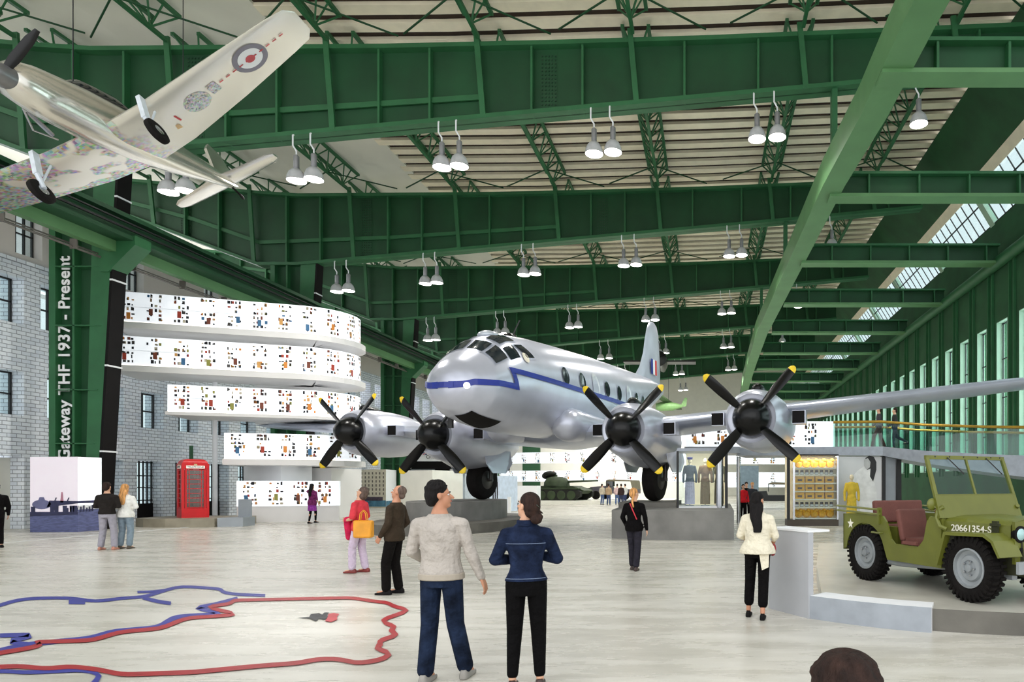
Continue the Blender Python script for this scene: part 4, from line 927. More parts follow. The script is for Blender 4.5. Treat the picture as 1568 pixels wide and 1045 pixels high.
# ---------------------------------------------------------------- tank
TG = mat('tank_green', (48, 62, 36), .7, 0, .35, 2); TD = mat('tank_dark', (24, 26, 20), .8, 0, .3, 4)
tk = thing('tank', (-13.2, 58, .3), 'dark green battle tank with turret on the far platform', 'tank', rz=math.radians(-12)); 
def tb(a, b, nm, m): mb = MB(); mb.b2(a, b); return mb.build(nm, m, tk, world=False)
mb = MB(); mb.prism([(-2.35, -1.0, .55), (2.3, -1.0, .55), (2.7, -1.0, .85), (1.6, -1.0, 1.25), (-2.2, -1.0, 1.25), (-2.6, -1.0, .95)], (0, 2.0, 0)); mb.build('hull', TG, tk, world=False)
for s_ in (-1, 1):
    y0_ = 1.35*s_; mb = MB(); prof = [(-2.2, 0), (1.9, 0), (2.55, .35), (2.6, .75), (2.2, .95), (-2.2, .95), (-2.6, .7), (-2.6, .35)]
    mb.prism([(x, y0_-.25, z) for x, z in prof], (0, .5, 0)); tr = mb.build('track', TD, tk, world=False)
    for k in range(5): mb = MB(); mb.lathe([(.1, -.03), (.38, -.03), (.4, 0), (.38, .03), (.1, .03)], (-1.9+k*.92, y0_+.27*s_, .45), 18, Matrix.Rotation(math.pi/2, 3, 'X')); mb.build('road_wheel', TG, tk, world=False)
    mb = MB(); mb.b2((-2.5, y0_-.3, .97), (2.4, y0_+.3, 1.05)); mb.build('fender', TG, tk, world=False)
mb = MB(); mb.lathe([(1.15, 1.25), (1.1, 1.6), (.85, 1.95), (.5, 2.05), (.001, 2.08)], (-.3, 0, 0), 20); mb.build('turret', TG, tk, True, world=False)
mb = MB(); mb.tube([(.6, 0, 1.62), (3.6, 0, 1.72)], [.11, .07], 10); mb.build('gun_barrel', TG, tk, True, world=False)
mb = MB(); mb.lathe([(.3, 2.05), (.3, 2.25), (.001, 2.28)], (-.7, .3, 0), 14); mb.build('hatch_cupola', TG, tk, world=False)
mb = MB(); mb.ell((-.9, -.1, 2.35), (.6, .45, .22)); mb.ell((-1.4, .2, 2.15), (.4, .4, .3)); mb.build('camouflage_bundle', TD, tk, world=False)
# far military jeep + lorry
def far_vehicle(name, loc, rz, label, cat, m, s=1.0):
    r = thing(name, loc, label, cat, rz=rz)
    def q(a, b, nm, mm): mb = MB(); mb.b2([v*s for v in a], [v*s for v in b]); return mb.build(nm, mm, r, world=False)
    mb = MB(); mb.prism([(x*s, -.85*s, z*s) for x, z in [(-2.2, .55), (2.1, .55), (2.2, .9), (2.1, 1.15), (.6, 1.25), (.5, .95), (-2.2, .95)]], (0, 1.7*s, 0)); mb.build('body', m, r, world=False)
    q((.45, -.8, 1.2), (.5, .8, 1.75), 'windscreen', CKG); mb = MB(); mb.prism([(x*s, -.85*s, z*s) for x, z in [(-2.2, .95), (-2.1, 1.75), (.2, 1.85), (.5, 1.75), (.45, 1.68), (-2.0, 1.65)]], (0, 1.7*s, 0)); mb.build('canvas_top', mat('canvas_tan', (120, 112, 92), .8), r, world=False)
    for x in (-1.5, 1.5):
        for y in (-.85, .85): mb = MB(); mb.lathe([(.12, -.1), (.38, -.12), (.4, 0), (.38, .12), (.12, .1)], (x*s, y*s, .4*s), 18, Matrix.Rotation(math.pi/2, 3, 'X')); mb.build('wheel', TYRE, r, world=False)
    return r
far_vehicle('army_vehicle', (-8.6, 60, .3), math.radians(160), 'small military vehicle with canvas top behind a group of visitors', 'vehicle', mat('grey_purple', (96, 92, 100), .6))
far_vehicle('old_car', (4.6, 45, 0), math.radians(175), 'dark old vehicle on the floor behind the woman in the red jacket', 'vehicle', mat('near_black', (30, 32, 34), .5))
# small green aircraft hanging far behind
ga = thing('green_aeroplane', (P(1030, 742, 78).x, 78, 11.0), 'small pale green high-wing aeroplane hanging far behind the tail fin', 'aircraft'); LG_ = mat('leaf_green', (120, 160, 100), .5)
o_ = Vector(ga.location)
mb = MB(); mb.loft([[(x, w_*math.cos(2*math.pi*j/12), z+h_*math.sin(2*math.pi*j/12)) for j in range(12)] for x, w_, h_, z in [(-2, .3, .35, 0), (-1.4, .5, .55, 0), (0, .45, .5, 0), (1.2, .1, .15, .05)]]); mb.build('fuselage', LG_, ga, True, world=False)
mb = MB(); mb.prism([(-2.2, -2.4, 1.0), (-1.2, -2.4, 1.0), (1.0, 2.5, -.1), (.2, 2.5, -.1)], (0, 0, .12)); mb.build('wing', mat('dull_green', (70, 96, 60), .6), ga, world=False)
mb = MB(); mb.prism([(.9, -.04, 0), (1.6, -.04, 0), (1.75, -.04, 1.0), (1.45, -.04, 1.05)], (0, .08, 0)); mb.build('fin', LG_, ga, world=False)
mb = MB(); mb.tube([(-.5, 0, .5), (-.5, 0, 8.45)], .02, 5); mb.build('suspension_cable', DARK, ga, world=False)
da = thing('dark_aeroplane', (P(1010, 742, 58).x, 58, 12.7), 'dark radial-engined aeroplane hanging just right of the tail fin', 'aircraft')
mb = MB(); mb.loft([[(r*math.cos(2*math.pi*j/16), y, r*math.sin(2*math.pi*j/16)) for j in range(16)] for y, r in ((-1.0, .45), (-.9, .68), (-.1, .72), (2, .6), (5, .2))]); mb.build('fuselage', mat('dark_metal', (52, 52, 50), .35, .6), da, True, world=False)
mb = MB(); mb.box((0, .4, -.1), (6.4, 1.3, .14)); mb.build('wing', mat('dark_metal', (52, 52, 50), .35, .6), da, world=False)
for a in (.6, 2.7, 4.8): mb = MB(); mb.bar((0, -1.1, 0), (1.25*math.cos(a), -1.1, 1.25*math.sin(a)), .14, .04); mb.build('propeller_blade', BLK, da, world=False)
mb = MB(); mb.tube([(0, .5, .5), (0, .5, 6.75)], .02, 5); mb.build('suspension_cable', DARK, da, world=False)

# ================================================================ WALKWAY RIGHT
wk = thing('walkway', (6, 27, 2.6), 'raised curved grey walkway with glass railing and gilt handrail on the right', 'walkway')
wp = [(1.2, 27.6, 3.25), (3.2, 27.4, 3.25), (5.2, 27.2, 3.26), (7.2, 27, 3.26), (8.6, 25.8, 3.02), (10.4, 24.6, 2.84), (13.2, 22.4, 2.6), (15, 21, 2.45)]
th_ = [.34, .34, .34, .38, .5, .68, .95, 1.1]
mb = MB(); rings = []
for i, (x, y, z) in enumerate(wp):
    rings.append([(x, y, z-th_[i]), (x, y, z), (x+.5, y+2.6, z), (x+.5, y+2.6, z-th_[i])])
mb.loft(rings); mb.build('deck', mat('walkway_grey', (160, 166, 176), .4, .2), wk)
mb = MB(); mb.loft([[(x, y+.03, z), (x, y+.03, z+.98), (x, y+.06, z+.98), (x, y+.06, z)] for x, y, z in wp[2:]]); mb.build('glass_railing', glass_mat('rail_glass', (222, 240, 236), .96), wk)
GOLD = mat('gilt_handrail', (190, 150, 60), .3, .6)
mb = MB(); mb.tube([(x, y+.04, z+1.03) for x, y, z in wp[2:]], .055, 8); mb.build('handrail', GOLD, wk, True)
mb = MB(); mb.tube([(x+.5, y+2.5, z+1.03) for x, y, z in wp[2:]], .05, 8); mb.build('handrail', GOLD, wk, True)
mb = MB(); mb.loft([[(x+.5, y+2.5, z), (x+.5, y+2.5, z+.98), (x+.5, y+2.53, z+.98), (x+.5, y+2.53, z)] for x, y, z in wp[2:]]); mb.build('glass_railing', glass_mat('rail_glass'), wk)
# white parapet left part of the walkway (posters)
pts = [Vector((-.95, 27.3)), Vector((1.2, 27.35)), Vector((5.3, 27.5))]
pw = thing('display_band', (-1, 27.3, 3.1), 'white display band above the uniform showcase, below the right wing', 'display panel')
ribbon(pts, 3.27, 4.35, .1, .0).build('panel', PANEL, pw); pictures(pw, pts, 3.3, 4.3, seed=88, end=6.0); mb = MB(); mb.b2((-1.0, 27.1, 3.0), (1.3, 29.5, 3.26)); mb.build('slab', mat('walkway_grey'  , (0, 0, 0)), pw)
for k, (x, y) in enumerate([(1.3, 28.4), (4.9, 28.8), (8.1, 27.9)]):
    mb = MB(); mb.tube([(x, y, 0), (x, y, 2.9)], .09, 12); tag(mb.build('walkway_column', CHROME, smooth=True), 'steel column under the walkway, %s of three from the left' % ORD[k], 'column', 'steel columns under the walkway')
# uniform showcase
sc = thing('showcase', (.2, 22.6, .89), 'glass showcase with uniforms standing on the long concrete plinth', 'showcase')
x0, x1, yf, yb_, z0, z1 = -1.08, .66, 22.4, 24.2, .89, 2.84
mb = MB(); mb.b2((x0, yf, z1), (x1, yb_, z1+.1)); mb.build('roof', mat('walkway_grey'  , (0, 0, 0)), sc)
mb = MB(); mb.b2((x0+.25, yb_-.04, z0), (x1, yb_, z1)); mb.build('back_panel', mat('case_back', (216, 206, 176), .6, emit=(255, 240, 200), estr=.35), sc)
mb = MB(); mb.b2((x0, yf, z0), (x1, yb_, z0+.05)); mb.build('floor_plate', WHITE, sc)
mb = MB(); mb.b2((x0-.02, yf-.02, z0), (x0+.06, yf+.06, z1)); mb.build('post', DARK, sc)
mb = MB(); mb.tube([(x1-.28, yf+.1, z0), (x1-.28, yf+.1, z1)], .13, 16); mb.build('steel_column', CHROME, sc, True)
mb = MB(); mb.b2((x1-.1, yf-.02, z0), (x1, yf+.08, z1)); mb.build('post', DARK, sc)
mb = MB(); mb.b2((x0+.06, yf, z0+.05), (x1-.45, yf+.01, z1)); mb.build('glass_front', CLEAR, sc)
# food cabinet
fx0, fx1 = P(1204, 742, 27).x, P(1279, 742, 27).x
fc = thing('food_cabinet', (fx0, 27, 0), 'lit glass cabinet with shelves of yellow food packages', 'cabinet')
def fb(a, b, nm, m): mb = MB(); mb.b2(a, b); return mb.build(nm, m, fc)
fb((fx0, 26.55, 0), (fx1+.05, 27.5, .26), 'base', mat('cab_base', (70, 60, 50), .5)); fb((fx0, 27.42, .26), (fx1, 27.5, 2.86), 'back_panel', mat('case_back_lit', (246, 236, 208), .6, emit=(255, 236, 190), estr=.12)); fb((fx0, 26.55, 2.86), (fx1+.05, 27.5, 2.92), 'roof', DARK)
fb((fx0-.02, 26.55, .26), (fx0+.1, 26.65, 2.86), 'frame', DARK); fb((fx0+.22, 26.57, .26), (fx0+.3, 26.65, 2.86), 'frame', CHROME); fb((fx1-.02, 26.55, .26), (fx1+.05, 27.5, 2.86), 'side_wall', CHROME); fb((fx0+.3, 26.57, .26), (fx1-.02, 26.58, 2.86), 'glass_front', CLEAR)
FY = mat('food_yellow', (238, 170, 40), .55, 0, .25, 14, .3, 20); FB2 = mat('box_yellow', (240, 176, 36), .5, 0, .15, 5); JAR = mat('jar_dark', (64, 36, 30), .3, 0, .3, 9)
area_light('cabinet_light', (fx0+1.2, 26.8, 2.84), (0, 0, 0), 1.6, .3, 22, (1, .9, .7))
area_light('showcase_light', (-.2, 22.9, 2.82), (0, 0, 0), 1.3, .4, 16, (1, .94, .82))  # fill added inside the case to brighten uniforms and back panel
sx0, sx1 = fx0+.34, fx1-.06; zs_ = [(.32, 'bundle'), (.78, 'jar'), (1.1, 'box'), (1.43, 'box'), (1.76, 'box'), (2.1, 'jar2'), (2.38, 'bundle')]
sn = 0
for zi, (z, kd) in enumerate(zs_):
    fb((fx0+.3, 26.7, z-.04), (fx1-.02, 27.42, z), 'shelf', mat('shelf_white', (240, 234, 220), .4))
    nn = {'bundle': 5, 'jar': 8, 'jar2': 8, 'box': 4}[kd]
    first = None
    for k in range(nn):
        x = sx0+(k+.5)*(sx1-sx0)/nn
        if first is None:
            mb = MB()
            if kd == 'bundle':
                mb.ell((0, 0, .16), (.18, .16, .16), 12, m=7); mb.ell((.08, -.05, .3), (.1, .1, .08), 8, m=5); mb.ell((-.09, .0, .27), (.09, .08, .08), 8, m=5); o = mb.build('food_bundle', FY, smooth=True, org=(0, 0, 0))
            elif kd == 'box':
                mb.b2((-.17, -.14, .0), (.17, .14, .2)); mb.b2((-.175, -.145, .2), (.175, .145, .26)); o = mb.build('food_box', FB2, org=(0, 0, 0))
                mb = MB(); mb.b2((-.09, -.146, .07), (.09, -.141, .15)); mb.build('label_patch', JAR, o, world=False)
            else:
                mb.lathe([(.001, 0), (.075, 0), (.08, .1), (.06, .14), (.062, .15)], n=12); o = mb.build('food_jar', JAR, smooth=True, org=(0, 0, 0)); mb = MB(); mb.lathe([(.066, .145), (.066, .19), (.001, .19)], n=12); mb.build('lid', DARK, o, world=False)
                mb = MB(); mb.lathe([(.0815, .03), (.082, .09)], n=12, caps=False); mb.build('paper_label', WHITE, o, world=False)
            first = o
        else: o = copy_tree(first)
        o.location = (x, 27.0, z); sn = {0: 'bottom', 1: 'second lowest', 2: 'third lowest', 3: 'middle', 4: 'fifth', 5: 'second highest', 6: 'top'}[zi]
        tag(o, {'bundle': 'yellow wrapped food bundle on the %s shelf of the lit cabinet', 'jar': 'small dark jar with label on the %s shelf of the lit cabinet', 'jar2': 'small dark jar with label on the %s shelf of the lit cabinet', 'box': 'yellow food box on the %s shelf of the lit cabinet'}[kd] % sn, 'food', '%s shelf row of food' % sn)
# portrait panel with dress
a, b = P(1280, 742, 27.2), P(1350, 742, 27.2)
pp = thing('portrait_panel', (a.x, 27.2, 0), 'tall pale panel with a black and white photo of a woman', 'display panel')
mb = MB(); mb.b2((a.x+.1, 27.2, 0), (b.x, 27.3, 2.85)); mb.build('panel', mat('portrait_white', (224, 224, 226), .5, 0, .03, 2), pp)
mb = MB(); mb.b2((b.x+.02, 27.1, 0), (b.x+.14, 27.5, 2.9)); mb.build('dark_post', DARK, pp); mb = MB(); mb.b2((b.x+.62, 27.1, 0), (b.x+.8, 27.5, 2.9)); mb.build('dark_post', DARK, pp); mb = MB(); mb.b2((b.x+.16, 27.25, 0), (b.x+.6, 27.3, 2.85)); mb.build('door_leaf', STEELG, pp)
def pic(pts, m, nm, l): mb = MB(); mb.poly([P(px, py, 27.2-.006*l) for px, py in pts]); mb.build(nm, m, pp)
PHG = mat('photo_white', (238, 238, 238), .5); PHD = mat('photo_black', (34, 34, 36), .5)
pic([(1302, 735), (1312, 722), (1324, 714), (1336, 716), (1338, 735), (1342, 752), (1344, 790), (1318, 790), (1314, 760)], PHG, 'printed_body', 1)
pic([(1325, 702), (1331, 698), (1338, 700), (1342, 708), (1342, 720), (1337, 738), (1332, 730), (1333, 718), (1328, 720)], PHD, 'printed_hair', 2)
pic([(1323, 704), (1329, 702), (1333, 708), (1332, 716), (1327, 720), (1323, 714)], mat('photo_face', (200, 200, 200), .5), 'printed_face', 3)
# ================================================================ FLOOR MARKINGS
MB_ = mat('map_blue', (44, 48, 140), .45, 0, .1, 6); MR = mat('map_red', (156, 18, 28), .45, 0, .12, 6); MK = mat('map_black', (34, 34, 38), .5)
def zp(p): return (p[0]/2.376, 840+p[1]/2.376)
def penline(pts, half, m, name, label, cat='floor marking', z=.006, zoom=True):
    pts = [zp(p) if zoom else p for p in pts]; q = []
    for k in range(len(pts)-1):
        n = max(1, int(math.dist(pts[k], pts[k+1])/10))
        for j in range(n): f = j/n; q.append((pts[k][0]*(1-f)+pts[k+1][0]*f, pts[k][1]*(1-f)+pts[k+1][1]*f))
    q.append(pts[-1])
    for _ in range(2): q = [q[0]]+[((q[i-1][0]+2*q[i][0]+q[i+1][0])/4, (q[i-1][1]+2*q[i][1]+q[i+1][1])/4) for i in range(1, len(q)-1)]+[q[-1]]
    mb = MB(); L_, R2 = [], []
    for i in range(len(q)):
        a = q[max(i-1, 0)]; b = q[min(i+1, len(q)-1)]; dx, dy = b[0]-a[0], b[1]-a[1]; l = math.hypot(dx, dy) or 1; w_ = half*.78*(.75+.25*abs(dy/l)+.5*(q[i][1]-900)/140)
        L_.append(Gd(q[i][0]-dy/l*w_*1.3, q[i][1]+dx/l*w_)+Vector((0, 0, z))); R2.append(Gd(q[i][0]+dy/l*w_*1.3, q[i][1]-dx/l*w_)+Vector((0, 0, z)))
    o = len(mb.v); n = len(q); mb.v += L_+R2
    for i in range(n-1): mb.face((i, i+1, n+i+1, n+i))
    ob = mb.build(name, m); 
    if label: tag(ob, label, cat)
    return ob
penline([(-40, 222), (0, 208), (40, 195), (90, 185), (180, 182), (290, 183), (320, 196), (400, 190), (440, 182), (520, 180), (570, 165), (600, 155), (640, 139), (720, 143), (825, 151), (790, 160), (870, 170), (965, 173)], 3.6, MB_, 'blue_line', 'blue map outline on the floor, upper line nearest the wall')
penline([(500, 161), (560, 160), (610, 152)], 3, MB_, 'blue_line', 'short blue branch left of the upper blue map line', z=.007)
penline([(520, 181), (570, 196), (622, 202)], 4, MB_, 'blue_line', 'short blue branch below the upper blue map line', z=.007)
penline([(250, 197), (310, 198)], 5, MB_, 'blue_line', 'short blue blob on the left part of the upper blue map line', z=.007)
penline([(-40, 385), (0, 374), (95, 352), (340, 328), (400, 305), (590, 288), (622, 252), (700, 246), (815, 241), (760, 228), (700, 218), (780, 208), (835, 190), (865, 184)], 4.2, MB_, 'blue_line', 'long blue map outline running beside the red line in the middle')
penline([(0, 320), (60, 318), (135, 317), (90, 330), (15, 341), (60, 352), (100, 352)], 4, MB_, 'blue_line', 'short blue loop at the left edge of the floor map', z=.008)
penline([(-40, 392), (0, 384), (110, 366), (165, 352), (115, 345), (340, 338), (430, 308), (600, 293), (640, 272), (665, 257), (750, 252), (868, 244), (820, 232), (745, 216), (800, 208), (858, 204), (830, 192), (1000, 188), (1290, 182), (1350, 195), (1428, 200), (1412, 212), (1500, 226), (1440, 246), (1372, 267), (1452, 290), (1405, 302), (1458, 316), (1362, 344), (1405, 352), (1352, 366), (1438, 386), (1400, 408), (1290, 424), (1245, 406), (1150, 406), (1100, 420), (940, 432), (700, 455), (440, 464), (360, 445), (245, 432), (180, 443), (60, 432), (-40, 438)], 3.6, MR, 'red_line', 'long closed red border line of the floor map with zigzag right side', z=.010)
penline([(-40, 452), (0, 448), (90, 456), (300, 446), (350, 455), (385, 466), (345, 480), (335, 500)], 3, MB_, 'blue_line', 'blue map line at the lower left under the red line', z=.008)
def gpoly(pts, m, name, label, z): mb = MB(); mb.poly([Gd(*zp(p))+Vector((0, 0, z)) for p in pts]); return tag(mb.build(name, m), label, 'floor marking')
gpoly([(1083, 256), (1125, 252), (1130, 242), (1160, 238), (1172, 244), (1180, 236), (1197, 236), (1190, 246), (1195, 254), (1180, 262), (1160, 258), (1150, 268), (1125, 258)], MK, 'city_shape', 'small black city shape inside the floor map', .009)
gpoly([(1196, 241), (1215, 238), (1235, 242), (1226, 252), (1228, 262), (1205, 272), (1182, 268), (1190, 258)], mat('map_pink', (176, 60, 66), .5), 'city_shape', 'small pinkish red city shape beside the black one on the floor', .011)
mb = MB(); mb.b2((-20.47, 17.5, .002), (-20.39, 21.9, .008)); mb.build('x', WHITE).name = 'floor_line'; tag(D.objects['floor_line'], 'thin white line on the floor near the photo cube, nearer piece', 'floor marking')
mb = MB(); mb.b2((-20.55, 23.4, .002), (-20.43, 44, .008)); o = mb.build('floor_line', WHITE); tag(o, 'thin white line on the floor passing the telephone box plinth', 'floor marking')
# projector spots brighten the map
for loc, tgt, e, ang in (((-6, 8.5, 13), (-4.2, 8.6, 0), 1500, 24), ((-7, 11, 13), (-5.6, 8.6, 0), 1100, 22)):
    l = D.lights.new('projector_light', 'SPOT'); l.energy = e; l.spot_size = math.radians(ang); l.spot_blend = 1; l.shadow_soft_size = .4
    o = D.objects.new('projector_light', l); o.location = loc; o.rotation_euler = (Vector(tgt)-Vector(loc)).to_track_quat('-Z', 'Y').to_euler(); COL.objects.link(o)
# ================================================================ JEEP PLATFORM, BENCH, LECTERN
def arcp(cx, cy, R, a0, a1, n, z=0): return [(cx+R*math.cos(math.radians(a0+(a1-a0)*k/n)), cy+R*math.sin(math.radians(a0+(a1-a0)*k/n)), z) for k in range(n+1)]
pp_ = arcp(4.2, 11.45, 4.2, -131, -40, 24)
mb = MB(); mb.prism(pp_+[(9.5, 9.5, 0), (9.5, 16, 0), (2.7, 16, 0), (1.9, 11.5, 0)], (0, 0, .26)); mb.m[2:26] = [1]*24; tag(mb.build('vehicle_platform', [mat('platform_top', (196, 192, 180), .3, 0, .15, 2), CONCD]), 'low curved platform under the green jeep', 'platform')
mb = MB(); mb.loft([[(x, y, z_) for (x, y, _), z_ in ((a, 0), (a, .29), (b, .29), (b, 0))] for a, b in zip(arcp(4.2, 11.45, 4.32, -132.5, -112.5, 10), arcp(4.2, 11.45, 3.95, -132.5, -112.5, 10))]); mb.m = [0 if j % 4 in (1,) else 1 for j in range(len(mb.m))]; tag(mb.build('bench_segment', [WHITE, mat('bench_grey', (158, 164, 172), .5)]), 'light grey curved bench segment at the front of the jeep platform', 'bench')
# lectern
lc = thing('lectern_panel', (1.06, 8.55, 0), 'tall grey upright info panel with a thin top shelf beside the woman in cream', 'sign')
mb = MB(); mb.prism([(1.26, 8.25, 0), (.82, 8.95, 0), (.90, 8.99, 0), (1.33, 8.29, 0)], (0, 0, 1.09)); mb.build('panel', mat('panel_grey', (176, 178, 182), .5, 0, .04, 3), lc)
mb = MB(); mb.prism([(1.25, 8.24, 1.09), (.80, 8.96, 1.09), (1.12, 9.15, 1.09), (1.56, 8.42, 1.09)], (0, 0, .025)); mb.build('top_shelf', WHITE, lc)
# ================================================================ JEEP
OD = mat('olive_paint', (104, 108, 40), .38, 0, .12, 3, .04, 8); ODD = mat('olive_dark', (44, 46, 20), .7, 0, .2, 3); SEAT = mat('seat_canvas', (112, 66, 58), .75, 0, .12, 6, .3, 60); WHL = mat('wheel_grey', (150, 155, 158), .45, .1, .1, 5)
jp = thing('jeep', (3.40, 9.18, .26), 'olive green open military jeep with folded windscreen frame and brown seats', 'jeep', rz=math.radians(-66.2))
def jb(a, b, nm, m, par=None): mb = MB(); mb.b2(a, b); return mb.build(nm, m, par or jp, world=False)
wbx = 1.015; TR_ = .62
for s_ in (-1, 1):
    y0_ = .70*s_; y1_ = .67*s_
    arcr = [(-wbx+.46*math.cos(a), .40+.46*math.sin(a)) for a in [math.radians(d) for d in range(172, 5, -12)]]
    prof = [(-1.56, .98), (-1.56, .42)]+arcr+[(-.5, .36), (.56, .36), (.56, .86), (.58, 1.0), (.36, 1.02), (.30, .95), (.24, .70), (.14, .6), (-.34, .6), (-.42, .66), (-.52, .9), (-.6, .98)]
    mb = MB(); mb.prism([(x, y0_, z) for x, z in prof], (0, y1_-y0_, 0)); mb.build('body_side', OD, jp, world=False)
    # front fender
    mb = MB(); yo, yi = .78*s_, .42*s_
    fo = [(.52, .40), (.68, .84), (1.32, .86), (1.46, .78), (1.56, .60)]; fi = [(1.53, .59), (1.43, .76), (1.31, .82), (.71, .80), (.57, .40)]
    mb.prism([(x, yo, z) for x, z in fo+fi], (0, yi-yo, 0)); mb.build('front_fender', OD, jp, world=False)
    mb = MB(); mb.prism([(.56, y0_-.02*s_, .36), (.70, y0_-.02*s_, .8), (1.5, y0_-.35*s_, .8), (1.55, y0_-.35*s_, .36)], (0, .01*s_, 0)); mb.build('inner_wing', ODD, jp, world=False)
    # hand grab, bow holder
    mb = MB(); mb.tube([(-.75, .74*s_, .74), (-.75, .78*s_, .74), (-.55, .78*s_, .74), (-.55, .74*s_, .74)], .014, 6); mb.build('grab_handle', OD, jp, True, world=False)
    mb = MB(); mb.tube([(.66, .70*s_, .87), (.58, .74*s_, .9), (.5, .72*s_, 1.0), (.5, .7*s_, 1.1), (.56, .66*s_, 1.15)], .028, 8); mb.build('cowl_tube', OD, jp, True, world=False)
    for z_ in (1.0, 1.07):
        mb = MB(); mb.tube([(-1.7, .72*s_, z_+.03), (-.62, .72*s_, z_)], .018, 6); mb.build('canopy_bow', OD, jp, True, world=False)
    mb = MB(); mb.b2((-.68, .68*s_, .86), (-.64, .74*s_, 1.1)); mb.build('bow_clamp', OD, jp, world=False)
jb((-1.56, -.7, .42), (-1.53, .7, .98), 'tail_panel', OD); jb((-1.55, -.5, .36), (.56, .5, .42), 'floor_pan', ODD); jb((.52, -.68, .42), (.56, .68, 1.0), 'firewall', OD)
for s_ in (-1, 1): jb((-1.54, .3*s_, .42), (-.52, .5*s_, .82), 'wheel_housing', OD)
# hood
mb = MB(); rings = []
for x, wd, zt_ in ((.5, .66, 1.0), (.56, .64, 1.02), (1.0, .543, 1.015), (1.42, .45, 1.0)):
    rings.append([(x, -wd, .8), (x, -wd, zt_-.05), (x, -wd+.04, zt_-.015), (x, -wd*.5, zt_+.02), (x, wd*.5, zt_+.02), (x, wd-.04, zt_-.015), (x, wd, zt_-.05), (x, wd, .8)])
mb.loft(rings); hd = mb.build('hood', OD, jp, True, world=False)
Mt = Matrix.Translation((.98, -.552, .905)) @ Matrix.Rotation(math.radians(-12.5), 4, 'Z') @ Matrix.Rotation(math.pi/2-.0, 4, 'X')
Mt = Matrix.Translation((.93, -.573, .885)) @ Matrix.Rotation(math.atan2(.19, .86), 4, 'Z') @ Matrix.Rotation(math.pi/2, 4, 'X')
LW = mat('stencil_white', (236, 232, 216), .6)
text_obj('hood_number', '20661354-S', .115, LW, Mt, hd, .004, .0012)
mb = MB(); mb.b2((1.22, -.535, .86), (1.3, -.5, 1.0)); mb.b2((1.2, -.55, .94), (1.34, -.52, .97)); mb.build('hood_latch', ODD, jp, world=False)
# grille with slots
mb = MB(); gx = 1.47
mb.b2((gx-.02, -.46, .94), (gx+.02, .46, 1.0)); mb.b2((gx-.02, -.46, .5), (gx+.02, .46, .56))
sl_y = [(-.24+.053*2*k*.96) for k in range(6)]
ed = [-.46, -.265]; cur = -.265
for k in range(7):
    y = -.29+k*.097; mb.b2((gx-.02, y-.022, .56), (gx+.02, y+.022, .94))
mb.b2((gx-.02, -.46, .56), (gx+.02, -.3, .94)); mb.b2((gx-.02, .3, .56), (gx+.02, .46, .94)); mb.build('grille', OD, jp, world=False)
jb((gx-.12, -.4, .5), (gx-.03, .4, .98), 'radiator', DARK)
for s_ in (-1, 1):
    Rx = Matrix.Rotation(math.pi/2, 3, 'Y'); mb = MB(); mb.lathe([(.001, -.05), (.085, -.04), (.1, .0), (.1, .03), (.085, .035)], (gx, .375*s_, .85), 24, Rx); hl = mb.build('headlight_ring', BLACKP, jp, True, world=False)
    mb = MB(); mb.lathe([(.084, .02), (.06, .045), (.001, .055)], (gx, .375*s_, .85), 24, Rx); mb.build('headlight_lens', mat('headlamp', (170, 205, 205), .08, .1), hl, True, world=False)
    mb = MB(); mb.lathe([(.001, .0), (.035, .02), (.03, .03), (.001, .032)], (gx+.01, .37*s_, .66), 16, Rx); mb.build('marker_lamp', BLACKP, jp, True, world=False)
mb = MB(); mb.b2((1.68, -.66, .42), (1.72, .66, .56)); mb.build('front_bumper', WHL, jp, world=False)
for s_ in (-1, 1): jb((1.3, .32*s_, .42), (1.7, .38*s_, .52), 'frame_rail', ODD)
jb((-1.5, -.4, .3), (1.4, -.32, .4), 'frame_rail', WHL); jb((-1.5, .32, .3), (1.4, .4, .4), 'frame_rail', ODD)
mb = MB(); mb.tube([(1.05, -.6, .4), (1.05, .6, .4)], .05, 10); mb.ell((1.05, .2, .38), (.13, .13, .13)); mb.build('front_axle', ODD, jp, True, world=False)
mb = MB(); mb.tube([(-1.0, -.6, .4), (-1.0, .6, .4)], .05, 10); mb.ell((-1.0, .1, .38), (.13, .13, .13)); mb.build('rear_axle', ODD, jp, True, world=False)
mb = MB(); mb.tube([(-.9, -.56, .32), (-.3, -.56, .32), (.2, -.5, .33), (.7, -.4, .36)], [.05, .05, .035, .03], 10); mb.build('exhaust_pipe', WHL, jp, True, world=False)
# windscreen
wb_ = Vector((.56, 0, 1.0)); wt_ = Vector((.27, 0, 1.8)); wsx = [Vector((0, -.7, 0)), Vector((0, .7, 0))]
ws = MB(); Lx = wt_-wb_
def wp_(u, v): return wb_+Lx*v+Vector((0, u, 0))
for u in (-.7, .7): ws.bar(wp_(u, 0), wp_(u*.97, 1), .05, .04)
ws.bar(wp_(-.7, 1), wp_(.7, 1), .045, .05); ws.bar(wp_(-.7, .36), wp_(.7, .36), .035, .045); ws.bar(wp_(0, .36), wp_(0, 1), .03, .03)
wf = ws.build('windscreen_frame', OD, jp, world=False)
mb = MB(); mb.prism([wp_(-.7, 0), wp_(.7, 0), wp_(.7, .36), wp_(-.7, .36)], (.02, 0, .005)); mb.build('windscreen_apron', OD, wf, world=False)
mb = MB(); mb.prism([wp_(-.68, .36), wp_(.68, .36), wp_(.67, 1), wp_(-.67, 1)], (.005, 0, .002)); mb.build('windscreen_glass', glass_mat('jeep_glass', (232, 242, 242), .97), wf, world=False)
for u in (-.55, -.3, -.05, .2, .45, .62): mb = MB(); mb.ell(wp_(u, 1)+Vector((.02, 0, .01)), (.012, .012, .012), 6, m=4); mb.build('frame_bolt', DARK, wf, world=False)
